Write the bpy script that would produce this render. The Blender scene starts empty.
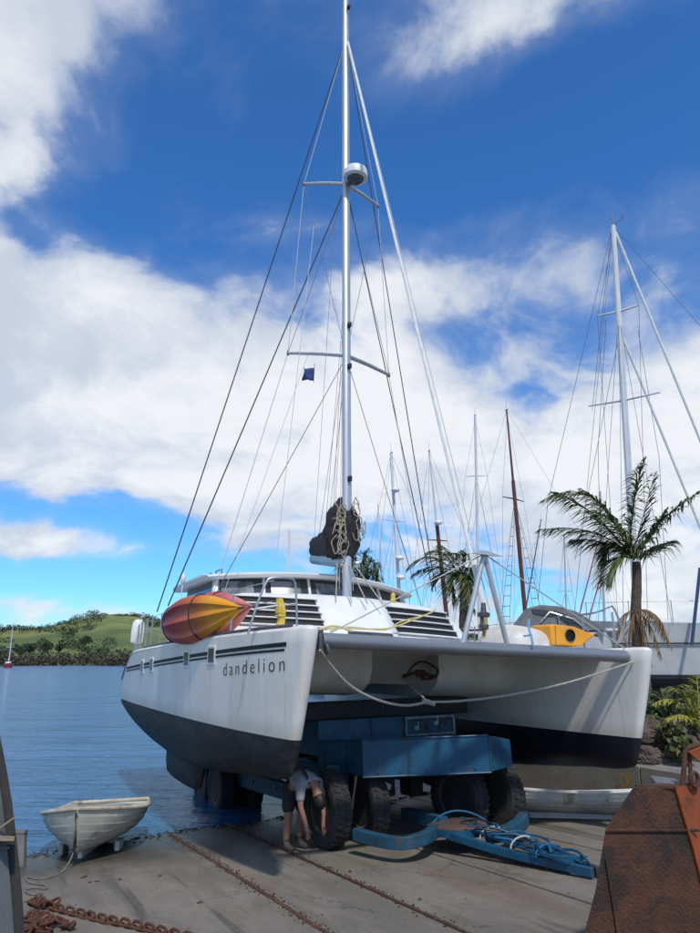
import bpy, bmesh, math, random
import numpy as np
from mathutils import Vector, Matrix, Euler, noise
random.seed(7)
sc = bpy.context.scene
R = math.radians
# ------------------------------------------------------------------ camera
CZ = 2.8; PITCH = R(15.3); FPX = 700.0
cam = bpy.data.cameras.new('camera'); camo = bpy.data.objects.new('camera', cam)
sc.collection.objects.link(camo); sc.camera = camo
camo.location = (0, 0, CZ); camo.rotation_euler = (R(90) + PITCH, 0, 0)
cam.sensor_fit = 'VERTICAL'; cam.sensor_height = 24; cam.lens = FPX / 933 * 24
cam.clip_end = 9000; cam.clip_start = .05
_c, _s = math.cos(PITCH), math.sin(PITCH)
def ray(px, py):
    a, b = (px - 350) / FPX, -(py - 466.5) / FPX
    return np.array([a, _c - _s * b, _s + _c * b])
O = np.array([0, 0, CZ])
def zp(px, py, z):
    d = ray(px, py); return O + d * (z - CZ) / d[2]
def yp(px, py, y):
    d = ray(px, py); return O + d * y / d[1]
U_ = np.array([-.454, .891]); V_ = np.array([.891, .454])      # down the ramp, across the ramp
def uv(u, v): return U_ * u + V_ * v
def gz(x, y): return CZ - 2.076 - .0594 * (U_[0] * x + U_[1] * y) + .01 * (V_[0] * x + V_[1] * y)
def gp(px, py):
    d = ray(px, py); k = d[2] + .0594 * (U_ @ d[:2]) - .01 * (V_ @ d[:2])
    return O + d * (-2.076 / k)

# ------------------------------------------------------------------ world: sky with clouds, sun
SUN_AZ, SUN_EL = R(165), R(54)        # azimuth from the view direction, to the right
wd = bpy.data.worlds.new('World'); sc.world = wd; wd.use_nodes = True
nt = wd.node_tree; nt.nodes.clear(); L = nt.links.new
class NB:
    def __init__(s, nt): s.nt = nt
    def n(s, t, **k):
        o = s.nt.nodes.new(t)
        for a, b in k.items(): setattr(o, a, b)
        return o
    def put(s, sock, v):
        if isinstance(v, bpy.types.NodeSocket): s.nt.links.new(v, sock)
        else: sock.default_value = v
    def m(s, op, a, b=0, c=0, clamp=False):
        o = s.n('ShaderNodeMath', operation=op, use_clamp=clamp)
        s.put(o.inputs[0], a); s.put(o.inputs[1], b)
        if op in ('MULTIPLY_ADD', 'COMPARE'): s.put(o.inputs[2], c)
        return o.outputs[0]
    def v(s, op, a, b=(0, 0, 0), out=0, scale=None):
        o = s.n('ShaderNodeVectorMath', operation=op)
        s.put(o.inputs[0], a); s.put(o.inputs[1], b)
        if scale is not None: s.put(o.inputs['Scale'], scale)
        return o.outputs['Value'] if op in ('DOT_PRODUCT', 'LENGTH') else o.outputs[0]
    def noise(s, vec, scale=5, detail=4, rough=.5, dist=0, col=False):
        o = s.n('ShaderNodeTexNoise'); s.put(o.inputs['Vector'], vec)
        for k, x in (('Scale', scale), ('Detail', detail), ('Roughness', rough), ('Distortion', dist)): s.put(o.inputs[k], x)
        return o.outputs['Color' if col else 'Fac']
    def ramp(s, f, a, b, lo=0., hi=1.):
        o = s.n('ShaderNodeMapRange', interpolation_type='SMOOTHSTEP'); s.put(o.inputs[0], f)
        for i, x in enumerate((a, b, lo, hi)): s.put(o.inputs[i + 1], x)
        return o.outputs[0]
    def mix(s, f, a, b, blend='MIX'):
        o = s.n('ShaderNodeMix', data_type='RGBA', blend_type=blend)
        s.put(o.inputs[0], f); s.put(o.inputs[6], a); s.put(o.inputs[7], b)
        return o.outputs[2]
w = NB(nt)
sky = w.n('ShaderNodeTexSky', sky_type='NISHITA', sun_disc=False)
sky.sun_elevation = SUN_EL; sky.sun_rotation = SUN_AZ; sky.air_density = 1.0; sky.dust_density = .25; sky.ozone_density = 2.4; sky.altitude = 0
geo = w.n('ShaderNodeTexCoord'); D = w.v('NORMALIZE', geo.outputs['Generated'])
sep = w.n('ShaderNodeSeparateXYZ'); L(D, sep.inputs[0]); dz = sep.outputs[2]
inv = w.m('DIVIDE', 1.0, w.m('ADD', w.m('MAXIMUM', dz, 0.0), .42))
Pp = w.v('SCALE', D, scale=inv)
warp = w.noise(Pp, 2.2, 3, .5, 0, True)
Pw = w.v('ADD', Pp, w.v('SCALE', w.v('SUBTRACT', warp, (.5, .5, .5)), scale=.34))
n1 = w.noise(Pw, 2.6, 9, .52); n2 = w.noise(Pw, 9.0, 7, .58)
dens = w.m('ADD', w.m('ADD', n1, .085), w.m('MULTIPLY', w.m('SUBTRACT', n2, .5), .30))
# where the large cloud masses stand (direction, size in radians, weight)
def blob(px, py, sx, sy, amp):
    d = ray(px, py); d = d / np.linalg.norm(d); e1 = np.cross(d, (0, 0, 1)); e1 /= np.linalg.norm(e1); e2 = np.cross(e1, d)
    a = w.m('DIVIDE', w.v('DOT_PRODUCT', D, tuple(e1)), sx); b = w.m('DIVIDE', w.v('DOT_PRODUCT', D, tuple(e2)), sy)
    g = w.m('EXPONENT', w.m('MULTIPLY', w.m('ADD', w.m('MULTIPLY', a, a), w.m('MULTIPLY', b, b)), -1.0))
    g = w.m('MULTIPLY', g, w.m('GREATER_THAN', w.v('DOT_PRODUCT', D, tuple(d)), 0.0))
    return w.m('MULTIPLY', g, amp)
BL = [(60, 360, .24, .15, .20), (230, 430, .26, .12, .17), (15, 80, .15, .20, .16), (450, 450, .34, .12, .15),
      (420, 285, .10, .05, .15), (320, 270, .07, .05, .10), (690, 390, .10, .10, .18), (600, 250, .22, .06, .02), (470, 50, .16, .08, .13), (590, 15, .10, .05, -.04), (640, 190, .14, .05, .08), (620, 500, .25, .10, .10),
      (50, 545, .14, .022, .14), (30, 607, .22, .020, .14), (15, 478, .06, .03, .08), (560, 590, .3, .05, .06),
      (250, 110, .17, .22, -.30), (480, 170, .20, .11, -.24), (70, 510, .18, .03, -.26), (90, 578, .22, .025, -.28), (660, 90, .2, .12, -.17), (300, 590, .3, .05, -.24), (120, 225, .14, .04, -.14), (560, 90, .12, .05, -.10)]
for b in BL: dens = w.m('ADD', dens, blob(*b))
cov = w.m('ADD', w.m('MULTIPLY', w.ramp(dens, .53, .68), .72), w.m('MULTIPLY', w.ramp(dens, .40, .72), .28))
thick = w.ramp(dens, .62, 1.0)
shade = w.noise(Pw, 3.1, 6, .6)
ccol = w.mix(w.ramp(w.m('ADD', shade, w.m('MULTIPLY', thick, .25)), .40, .72), (.50, .55, .635, 1), (.77, .78, .79, 1))
hsv = w.n('ShaderNodeHueSaturation'); hsv.inputs['Saturation'].default_value = 1.12; L(sky.outputs[0], hsv.inputs['Color'])
skyc = w.mix(1.0, hsv.outputs[0], (.051, .099, .143, 1), 'MULTIPLY')
fin = w.mix(w.m('MULTIPLY', cov, .93), skyc, ccol)
bg = w.n('ShaderNodeBackground'); L(fin, bg.inputs[0]); bg.inputs[1].default_value = 1.0
L(bg.outputs[0], w.n('ShaderNodeOutputWorld').inputs[0])
sun = bpy.data.lights.new('sun', 'SUN'); sun.energy = 2.5; sun.angle = R(3.0); sun.color = (1, .95, .87)
suno = bpy.data.objects.new('sun', sun); sc.collection.objects.link(suno)
sd = Vector((math.sin(SUN_AZ) * math.cos(SUN_EL), math.cos(SUN_AZ) * math.cos(SUN_EL), math.sin(SUN_EL)))
suno.rotation_euler = sd.to_track_quat('Z', 'Y').to_euler(); suno.location = (20, -10, 30)
vs = sc.view_settings; vs.view_transform = 'Standard'; vs.look = 'None'; vs.gamma = 1; vs.use_curve_mapping = False; vs.exposure = .28
sc.render.engine = 'CYCLES'

# ------------------------------------------------------------------ materials
MATS = {}
def mat(name, c1, c2=None, scale=4, rough=.5, metal=0, bump=0, bscale=30, c3=None, s3=1.2, t3=(.52, .66), stretch=(1, 1, 1), coat=0, lo=.35, hi=.65, world=False, r2=None):
    if name in MATS: return MATS[name]
    m = bpy.data.materials.new(name); m.use_nodes = True; t = m.node_tree; b = NB(t)
    p = t.nodes['Principled BSDF']; tc = b.n('ShaderNodeTexCoord')
    co = b.n('ShaderNodeNewGeometry').outputs['Position'] if world else tc.outputs['Object']
    v = b.v('MULTIPLY', co, stretch)
    col = tuple(c1) + (1,)
    f = None
    if c2:
        f = b.ramp(b.noise(v, scale, 7, .62), lo, hi); col = b.mix(f, tuple(c1) + (1,), tuple(c2) + (1,))
    if c3:
        g = b.ramp(b.noise(v, s3, 6, .65, .4), *t3); col = b.mix(g, col, tuple(c3) + (1,))
    b.put(p.inputs['Base Color'], col)
    if r2 is not None and f is not None: b.put(p.inputs['Roughness'], b.m('MULTIPLY_ADD', f, r2 - rough, rough))
    else: p.inputs['Roughness'].default_value = rough
    p.inputs['Metallic'].default_value = metal
    if coat: p.inputs['Coat Weight'].default_value = coat
    if bump:
        bn = b.n('ShaderNodeBump'); bn.inputs['Strength'].default_value = bump; bn.inputs['Distance'].default_value = .02
        b.put(bn.inputs['Height'], b.noise(v, bscale, 6, .6)); b.put(p.inputs['Normal'], bn.outputs[0])
    MATS[name] = m; return m
WHITE = mat('white gelcoat', (.76, .73, .675), (.68, .65, .60), 1.3, .28, bump=.03, bscale=3, c3=(.56, .54, .49), s3=2.2, t3=(.60, .80), stretch=(1.4, 1.4, .25), coat=.15)
DECKW = mat('white deck', (.72, .72, .70), (.66, .66, .64), 3, .4)
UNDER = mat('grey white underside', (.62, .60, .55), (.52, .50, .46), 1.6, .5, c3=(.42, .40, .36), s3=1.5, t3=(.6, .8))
ANTI = mat('black antifouling', (.013, .014, .016), (.028, .029, .030), 3.5, .6, bump=.15, bscale=14, c3=(.05, .048, .044), s3=1.5, t3=(.6, .85), stretch=(.6, 1, 2))
for _m in ('black antifouling',): MATS[_m].node_tree.nodes['Principled BSDF'].inputs['Specular IOR Level'].default_value = .2
NAVY = mat('navy antifouling', (.007, .007, .014), (.014, .013, .02), 2.5, .4, bump=.05, bscale=20, c3=(.03, .03, .03), s3=1.2, t3=(.62, .8), stretch=(.4, 1, 2))
STRIPE = mat('dark stripe', (.012, .013, .018), rough=.6)
STRIPE.node_tree.nodes['Principled BSDF'].inputs['Specular IOR Level'].default_value = .2
ALU = mat('mast aluminium', (.52, .54, .56), (.46, .48, .50), 2, .38, .55, stretch=(6, 6, .4))
BEAMG = mat('grey crossbeam', (.27, .28, .30), (.22, .23, .25), 3, .35, .45, stretch=(5, .3, 5))
STEEL = mat('stainless steel', (.45, .45, .45), rough=.38, metal=1)
DSTEEL = mat('dull fitting', (.16, .16, .17), (.09, .09, .09), 20, .5, .6)
GLASS = mat('dark window', (.03, .035, .04), (.05, .055, .06), 3, .07)
BLACK = mat('black plastic', (.012, .012, .013), rough=.5)
WIRE = mat('rigging wire', (.16, .17, .19), rough=.4, metal=.6)
DWIRE = mat('dark rope', (.02, .022, .03), rough=.7)
LWIRE = mat('pale rope', (.5, .5, .48), (.38, .37, .34), 60, .8)
SAILW = mat('white furled sail', (.7, .7, .68), (.6, .6, .58), 5, .7)
ROPE = mat('mooring rope', (.42, .40, .35), (.28, .26, .22), 40, .9, bump=.4, bscale=120)
YROPE = mat('yellow rope', (.70, .52, .10), (.55, .38, .06), 25, .85, bump=.4, bscale=90)
CANVAS = mat('charcoal canvas', (.008, .009, .012), (.018, .019, .023), 6, .9, bump=.5, bscale=9)
BOOMB = mat('blue grey boom', (.22, .33, .40), (.18, .27, .33), 3, .4, .3)
FLAGM = mat('navy flag', (.02, .045, .14), (.03, .06, .2), 6, .8)
BLUE = mat('blue trailer paint', (.006, .080, .165), (.005, .054, .112), 3, .5, bump=.1, bscale=25, c3=(.045, .034, .024), s3=3.5, t3=(.56, .68))
BLUED = mat('worn blue trailer paint', (.007, .082, .15), (.02, .042, .06), 5, .6, bump=.12, bscale=25, c3=(.10, .05, .025), s3=4, t3=(.60, .72))
CHAS = mat('dirty chassis', (.012, .016, .022), (.03, .028, .026), 6, .7, bump=.2, bscale=30)
RUBBER = mat('tyre rubber', (.016, .016, .017), (.035, .034, .032), 6, .82, bump=.15, bscale=40, c3=(.06, .056, .05), s3=5, t3=(.62, .8))
RIM = mat('rusty rim', (.10, .08, .065), (.17, .125, .09), 9, .7, .2)
RUST = mat('rust brown', (.058, .026, .017), (.10, .038, .020), 5, .9, 0, bump=.8, bscale=38, c3=(.032, .020, .016), s3=3.0, t3=(.48, .62))
RUSTO = mat('rust orange', (.30, .065, .016), (.20, .045, .014), 4, .85, .1, bump=.35, bscale=45, c3=(.09, .03, .015), s3=2.4, t3=(.55, .72))
CHAINM = mat('chain rust', (.062, .028, .019), (.12, .047, .027), 12, .9, .1, bump=.4, bscale=60)
YELP = mat('yellow paint', (.55, .30, .03), (.40, .22, .04), 12, .7, c3=(.25, .24, .21), s3=7, t3=(.60, .68))
YPL = mat('yellow plastic', (.75, .33, .025), (.68, .28, .02), 3, .45)
DORY = mat('dinghy white', (.56, .55, .49), (.47, .45, .38), 3, .5, c3=(.27, .24, .18), s3=2.4, t3=(.56, .76), bump=.05, bscale=20)
DORYIN = mat('dinghy inside', (.62, .61, .56), (.5, .48, .42), 4, .55)
WOOD = mat('weathered wood', (.20, .18, .15), (.12, .105, .085), 6, .85, bump=.4, bscale=20, stretch=(6, 6, .6))
VARN = mat('varnished mast', (.11, .035, .022), (.075, .025, .016), 4, .45, stretch=(5, 5, .4))
WMAST = mat('white mast', (.66, .67, .68), (.58, .59, .6), 3, .4, stretch=(5, 5, .4))
GREYP = mat('grey painted timber', (.13, .135, .14), (.095, .098, .10), 3, .75, bump=.2, bscale=14, c3=(.07, .07, .068), s3=2.5, t3=(.55, .75), stretch=(2, 2, .5))
RUB2 = mat('dark rubber strip', (.03, .03, .03), (.05, .047, .044), 8, .8, bump=.2, bscale=20)
ROCK = mat('rock', (.060, .044, .036), (.115, .085, .068), 5, .95, bump=1, bscale=14, c3=(.15, .13, .11), s3=6, t3=(.58, .7))
TRUNK = mat('palm trunk', (.11, .085, .065), (.065, .05, .04), 5, .9, bump=.7, bscale=14, stretch=(1, 1, 5))
DEADF = mat('dead palm frond', (.22, .13, .06), (.14, .085, .045), 6, .9)
SKIN = mat('skin', (.34, .17, .11), (.30, .145, .095), 8, .55)
HAIR = mat('dark hair', (.012, .010, .009), rough=.6)
SHIRT = mat('pale grey shirt', (.33, .34, .36), (.28, .29, .31), 9, .9, bump=.3, bscale=14)
SHORTS = mat('dark shorts', (.018, .022, .032), (.028, .03, .04), 8, .9, bump=.2, bscale=14)
BOOTM = mat('boot leather', (.035, .03, .026), (.06, .05, .042), 9, .8)
LABELW = mat('white notice', (.6, .6, .6), rough=.6)
GREENP = mat('faded green sheet', (.25, .30, .16), (.16, .2, .1), 5, .8)
def leafm(name, a, b, tr=.25):
    m = mat(name, a, b, .8, .55); p = m.node_tree.nodes['Principled BSDF']
    return m
PALMG = leafm('palm leaf', (.040, .066, .017), (.11, .13, .036))
PALMY = leafm('yellow green leaf', (.30, .27, .03), (.15, .18, .03))
SHRUB = leafm('shrub leaf', (.02, .05, .014), (.05, .09, .025))
BUSHF = leafm('far bush', (.018, .034, .014), (.04, .06, .02))
MANG = leafm('mangrove', (.035, .036, .016), (.07, .055, .028))

def concrete(name, dark, light, wet=False):
    m = bpy.data.materials.new(name); m.use_nodes = True; b = NB(m.node_tree); p = m.node_tree.nodes['Principled BSDF']
    pos = b.n('ShaderNodeNewGeometry').outputs['Position']
    ang = math.atan2(U_[1], U_[0])
    rot = b.n('ShaderNodeVectorRotate', rotation_type='Z_AXIS'); b.put(rot.inputs['Vector'], pos); rot.inputs['Angle'].default_value = -ang
    q = rot.outputs[0]                                    # x runs down the ramp
    f = b.ramp(b.noise(b.v('MULTIPLY', q, (.6, 1.6, 1)), 1.1, 8, .65, .3), .36, .66)
    col = b.mix(f, dark + (1,), light + (1,))
    g = b.ramp(b.noise(q, 22, 5, .7), .35, .75); col = b.mix(b.m('MULTIPLY', g, .35), col, (.20, .19, .17, 1))
    st = b.ramp(b.noise(b.v('MULTIPLY', q, (.22, 2.2, 1)), 1.6, 6, .6), .56, .72); col = b.mix(b.m('MULTIPLY', st, .7), col, (.055, .052, .047, 1))
    ru = b.ramp(b.noise(b.v('MULTIPLY', q, (.5, 1.3, 1)), .9, 6, .6, .5), .52, .72); col = b.mix(b.m('MULTIPLY', ru, .5), col, (.15, .088, .05, 1))
    ag = b.noise(q, 140, 3, .7); col = b.mix(b.m('MULTIPLY', b.ramp(ag, .35, .7), .30), col, (.30, .28, .24, 1)); ag2 = b.ramp(b.noise(q, 90, 2, .6), .58, .70); col = b.mix(b.m('MULTIPLY', ag2, .5), col, (.05, .045, .038, 1))
    sp = b.ramp(b.noise(q, 60, 2, .5), .70, .76); col = b.mix(b.m('MULTIPLY', sp, .6), col, (.03, .028, .026, 1))
    tm = b.ramp(b.noise(b.v('MULTIPLY', q, (.10, 3.2, 1)), 1.3, 4, .55, .25), .57, .66); col = b.mix(b.m('MULTIPLY', b.m('MULTIPLY', tm, b.ramp(b.noise(q, .6, 3, .5), .42, .58)), .6), col, (.045, .042, .038, 1))
    oil = b.ramp(b.noise(q, 2.6, 5, .55, .6), .66, .74); col = b.mix(b.m('MULTIPLY', oil, .6), col, (.03, .03, .03, 1))
    vo = b.n('ShaderNodeTexVoronoi', feature='DISTANCE_TO_EDGE'); b.put(vo.inputs['Vector'], b.v('ADD', q, b.v('SCALE', b.noise(q, 2.2, 5, .7, 0, True), scale=.9))); vo.inputs['Scale'].default_value = .55
    ck = b.m('MULTIPLY', b.ramp(vo.outputs['Distance'], .0, .010, 1, 0), b.ramp(b.noise(q, .7, 3, .5), .48, .56)); col = b.mix(b.m('MULTIPLY', ck, .75), col, (.03, .028, .025, 1))
    rough = .85
    if wet:                                               # wet concrete and weed along the waterline
        sp_ = b.n('ShaderNodeSeparateXYZ'); b.put(sp_.inputs[0], pos)
        zz = b.m('ADD', sp_.outputs[2], b.m('MULTIPLY', b.m('SUBTRACT', b.noise(q, 1.6, 5, .6), .5), .12))
        wf = b.ramp(zz, .04, .16, 1, 0); col = b.mix(b.m('MULTIPLY', wf, .8), col, (.034, .033, .024, 1))
        rough = b.m('MULTIPLY_ADD', wf, -.5, .85)
    b.put(p.inputs['Base Color'], col); b.put(p.inputs['Roughness'], rough)
    bn = b.n('ShaderNodeBump'); bn.inputs['Strength'].default_value = .8; bn.inputs['Distance'].default_value = .014
    b.put(bn.inputs['Height'], b.m('ADD', b.noise(q, 45, 8, .8), b.m('MULTIPLY', b.noise(q, 4, 4, .6), 1.5))); b.put(p.inputs['Normal'], bn.outputs[0])
    MATS[name] = m; return m
CONC = concrete('ramp concrete', (.118, .101, .078), (.205, .180, .145), True)
CONW = concrete('wall concrete', (.16, .15, .115), (.24, .225, .18))
PATH = concrete('path concrete', (.19, .185, .17), (.26, .25, .235))

def water_mat():
    m = bpy.data.materials.new('harbour water'); m.use_nodes = True; b = NB(m.node_tree); p = m.node_tree.nodes['Principled BSDF']
    pos = b.n('ShaderNodeNewGeometry').outputs['Position']
    big = b.noise(b.v('MULTIPLY', pos, (.05, .16, 1)), 1, 4, .5)
    b.put(p.inputs['Base Color'], b.mix(b.ramp(big, .35, .65), (.022, .125, .28, 1), (.030, .145, .31, 1)))
    p.inputs['Roughness'].default_value = .10; p.inputs['IOR'].default_value = 1.33
    v = b.v('MULTIPLY', pos, (.7, 1.5, 1))
    h = b.m('ADD', b.m('MULTIPLY', b.noise(v, 1.3, 4, .55, .4), 1.0), b.m('MULTIPLY', b.noise(v, 5.5, 4, .6), .32))
    h = b.m('ADD', h, b.m('MULTIPLY', b.noise(v, .22, 3, .5), 3.0))
    bn = b.n('ShaderNodeBump'); bn.inputs['Strength'].default_value = .55; bn.inputs['Distance'].default_value = .22
    b.put(bn.inputs['Height'], h); b.put(p.inputs['Normal'], bn.outputs[0]); return m
WATER = water_mat()
def hill_mat():
    m = bpy.data.materials.new('hill pasture'); m.use_nodes = True; b = NB(m.node_tree); p = m.node_tree.nodes['Principled BSDF']
    pos = b.n('ShaderNodeNewGeometry').outputs['Position']
    f = b.ramp(b.noise(pos, .012, 6, .6, .5), .38, .62); col = b.mix(f, (.065, .10, .022, 1), (.17, .185, .045, 1))
    g = b.ramp(b.noise(pos, .035, 6, .65, .3), .54, .66); col = b.mix(g, col, (.03, .05, .018, 1))
    b.put(p.inputs['Base Color'], col); p.inputs['Roughness'].default_value = .95; return m
HILL = hill_mat()
SOIL = mat('bank soil', (.060, .042, .030), (.11, .075, .05), 1.5, .95, bump=.7, bscale=9, c3=(.04, .055, .02), s3=1.4, t3=(.48, .6), world=True)
GRAVEL = mat('yard gravel', (.15, .14, .125), (.22, .21, .19), 1.2, .95, bump=.5, bscale=30, world=True)

# ------------------------------------------------------------------ mesh helpers
class G:
    def __init__(s): s.V = []; s.F = []
    def add(s, V, F):
        o = len(s.V); s.V += [tuple(map(float, v)) for v in V]; s.F += [tuple(i + o for i in f) for f in F]; return s
    def box(s, c, d, rot=None):
        x, y, z = d[0] / 2, d[1] / 2, d[2] / 2
        V = [Vector((i, j, k)) for k in (-z, z) for j in (-y, y) for i in (-x, x)]
        if rot is not None: V = [rot @ v for v in V]
        return s.add([v + Vector(c) for v in V], [(0, 2, 3, 1), (4, 5, 7, 6), (0, 1, 5, 4), (2, 6, 7, 3), (0, 4, 6, 2), (1, 3, 7, 5)])
    def hexa(s, P):   # 8 points: bottom 4 (ccw from above), top 4
        return s.add(P, [(3, 2, 1, 0), (4, 5, 6, 7), (0, 1, 5, 4), (1, 2, 6, 5), (2, 3, 7, 6), (3, 0, 4, 7)])
    def loft(s, rings, closed=True, cap0=True, cap1=True):
        n = len(rings[0]); V = [p for r in rings for p in r]; F = []
        for i in range(len(rings) - 1):
            for j in range(n if closed else n - 1):
                k = (j + 1) % n; F.append((i * n + j, i * n + k, (i + 1) * n + k, (i + 1) * n + j))
        if cap0: F.append(tuple(range(n - 1, -1, -1)))
        if cap1: F.append(tuple((len(rings) - 1) * n + j for j in range(n)))
        return s.add(V, F)
    def tube(s, pts, r, n=8, cap=True, sq=1.0):
        P = [Vector(p) for p in pts]; rs = r if isinstance(r, (list, tuple)) else [r] * len(P); rings = []
        t0 = (P[1] - P[0]).normalized(); up = Vector((0, 0, 1)) if abs(t0.z) < .9 else Vector((1, 0, 0))
        a = t0.cross(up).normalized()
        for i, p in enumerate(P):
            t = (P[min(i + 1, len(P) - 1)] - P[max(i - 1, 0)]).normalized()
            a = (a - t * a.dot(t)).normalized(); b = t.cross(a)
            rings.append([p + (a * math.cos(q) + b * math.sin(q) * sq) * rs[i] for q in (2 * math.pi * k / n for k in range(n))])
        return s.loft(rings, True, cap, cap)
    def lathe(s, prof, n=24, M=None):   # profile (r, h) about local z
        rings = []
        for r, h in prof:
            ring = [Vector((r * math.cos(q), r * math.sin(q), h)) for q in (2 * math.pi * k / n for k in range(n))]
            rings.append([M @ v for v in ring] if M is not None else ring)
        return s.loft(rings, True, prof[0][0] > 1e-4, prof[-1][0] > 1e-4)
    def prism(s, poly, M, h):          # polygon in local xy extruded along local z, placed with M
        n = len(poly); V = [M @ Vector((x, y, z)) for z in (0, h) for x, y in poly]
        return s.add(V, [tuple(range(n - 1, -1, -1)), tuple(range(n, 2 * n))] + [(i, (i + 1) % n, n + (i + 1) % n, n + i) for i in range(n)])
    def build(s, name, m, parent=None, smooth=True, bevel=0, angle=35):
        me = bpy.data.meshes.new(name); me.from_pydata(s.V, [], s.F); me.update()
        bm = bmesh.new(); bm.from_mesh(me); bmesh.ops.recalc_face_normals(bm, faces=bm.faces); bm.to_mesh(me); bm.free()
        ms = m if isinstance(m, (list, tuple)) else [m]
        for q in ms: me.materials.append(q)
        if smooth:
            me.polygons.foreach_set('use_smooth', [True] * len(me.polygons)); me.set_sharp_from_angle(angle=R(angle))
        o = bpy.data.objects.new(name, me); sc.collection.objects.link(o)
        if parent: o.parent = parent
        if bevel:
            b = o.modifiers.new('bevel', 'BEVEL'); b.width = bevel; b.segments = 2; b.limit_method = 'ANGLE'; b.angle_limit = R(40)
        return o
def tag(o, label, cat, group=None):
    o['label'] = label; o['category'] = cat
    if group: o['group'] = group
    return o
def struct(o): o['kind'] = 'structure'; return o
def thing(name, label, cat, loc=(0, 0, 0), rz=0, group=None):
    o = bpy.data.objects.new(name, None); sc.collection.objects.link(o); o.location = loc; o.rotation_euler = (0, 0, rz); o.empty_display_size = .1
    return tag(o, label, cat, group)
def inst(name, me, parent, M=None):
    o = bpy.data.objects.new(name, me); sc.collection.objects.link(o); o.parent = parent
    if M is not None: o.matrix_local = M
    return o
def copy_tree(o, parent=None):
    c = o.copy(); sc.collection.objects.link(c); c.parent = parent
    for ch in list(o.children): copy_tree(ch, c)
    return c
def cat_pts(a, b, sag, n=14):
    a, b = Vector(a), Vector(b); return [a.lerp(b, t) - Vector((0, 0, sag * 4 * t * (1 - t))) for t in (i / n for i in range(n + 1))]
def bez(a, c, b, n=10):
    a, b, c = Vector(a), Vector(b), Vector(c); return [(1 - t) ** 2 * a + 2 * t * (1 - t) * c + t * t * b for t in (i / n for i in range(n + 1))]
def spline(pts, n=6):
    P = [Vector(p) for p in pts]; P = [P[0] * 2 - P[1]] + P + [P[-1] * 2 - P[-2]]; out = []
    for i in range(1, len(P) - 2):
        for k in range(n):
            t = k / n; a, b, c, d = P[i - 1:i + 3]
            out.append(.5 * (2 * b + (c - a) * t + (2 * a - 5 * b + 4 * c - d) * t * t + (3 * b - a - 3 * c + d) * t ** 3))
    return out + [P[-2]]
def text_mesh(s, size, squeeze=1, spacing=1, thin=0):
    cu = bpy.data.curves.new('t', 'FONT'); cu.body = s; cu.size = size; cu.space_character = spacing; cu.offset = thin; cu.resolution_u = 4
    o = bpy.data.objects.new('t', cu); sc.collection.objects.link(o); bpy.context.view_layer.update()
    me = bpy.data.meshes.new_from_object(o.evaluated_get(bpy.context.evaluated_depsgraph_get()))
    V = [(v.co.x * squeeze, v.co.y) for v in me.vertices]; F = [tuple(p.vertices) for p in me.polygons]
    bpy.data.objects.remove(o); bpy.data.curves.remove(cu); bpy.data.meshes.remove(me)
    return V, F

# ================================================================== SETTING
# water
g = G()
g.add([(-3000, -200, 0), (3000, -200, 0), (3000, 4000, 0), (-3000, 4000, 0)], [(0, 1, 2, 3)])
struct(g.build('water', WATER, smooth=False))
g = G(); g.add([(-3000, -200, -3), (3000, -200, -3), (3000, 4000, -3), (-3000, 4000, -3)], [(0, 1, 2, 3)])
struct(g.build('seabed', SOIL, smooth=False))
# ramp: a base sheet in the joints and single slabs on it
ramp = bpy.data.objects.new('ramp', None); sc.collection.objects.link(ramp); struct(ramp)
def rp(u, v, dz=0):
    p = uv(u, v); return (p[0], p[1], gz(p[0], p[1]) + dz)
g = G(); g.add([rp(-8, -9, -.045), rp(-8, 10.4, -.045), rp(34, 10.4, -.045), rp(34, -9, -.045)], [(0, 1, 2, 3)])
g.build('joint_bed', CHAS, ramp, smooth=False)
VS = [-9, -2.6, .55, 3.14, 4.2, 5.75, 6.95, 7.62, 8.3, 9.05, 10.38]; US = [-8, -1.5, 3.2, 7.7, 12.2, 17, 34]
for i in range(len(VS) - 1):
    off = random.uniform(-1.3, 1.3)
    for j in range(len(US) - 1):
        u0 = US[j] + (off if j else 0); u1 = US[j + 1] + (off if j < len(US) - 2 else 0); v0, v1 = VS[i], VS[i + 1]
        gl = .022 if i else .01; gr = .022; h = random.uniform(-.004, .004); q = .005
        g = G(); g.hexa([rp(u0 + q, v0 + gl, -.15), rp(u0 + q, v1 - gr, -.15), rp(u1 - q, v1 - gr, -.15), rp(u1 - q, v0 + gl, -.15),
                         rp(u0 + q, v0 + gl, h), rp(u0 + q, v1 - gr, h), rp(u1 - q, v1 - gr, h), rp(u1 - q, v0 + gl, h)])
        g.build('concrete_slab', CONC, ramp, smooth=False, bevel=.008)
# retaining wall, path, bank, yard
def uvz(u, v, z): p = uv(u, v); return (p[0], p[1], z)
WT = .98
g = G()
wall = thing('retaining_wall', 'stained grey concrete retaining wall behind the white dinghy under the port hull', 'wall', uvz(8, 10.4, 0))
def wl(P): return [Vector(p) - wall.location for p in P]
for u0, u1 in ((-10, 3.9), (3.92, 9.4), (9.42, 15), (15.02, 25)):
    g = G(); g.hexa(wl([uvz(u0, 10.4, -1.2), uvz(u0, 10.62, -1.2), uvz(u1, 10.62, -1.2), uvz(u1, 10.4, -1.2), uvz(u0, 10.44, WT), uvz(u0, 10.62, WT), uvz(u1, 10.62, WT), uvz(u1, 10.44, WT)]))
    g.build('wall_panel', CONW, wall, smooth=False, bevel=.015)
V, F = text_mesh('DI', .32, .8, 1, .006)
wp = zp(631, 783, .55)
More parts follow.
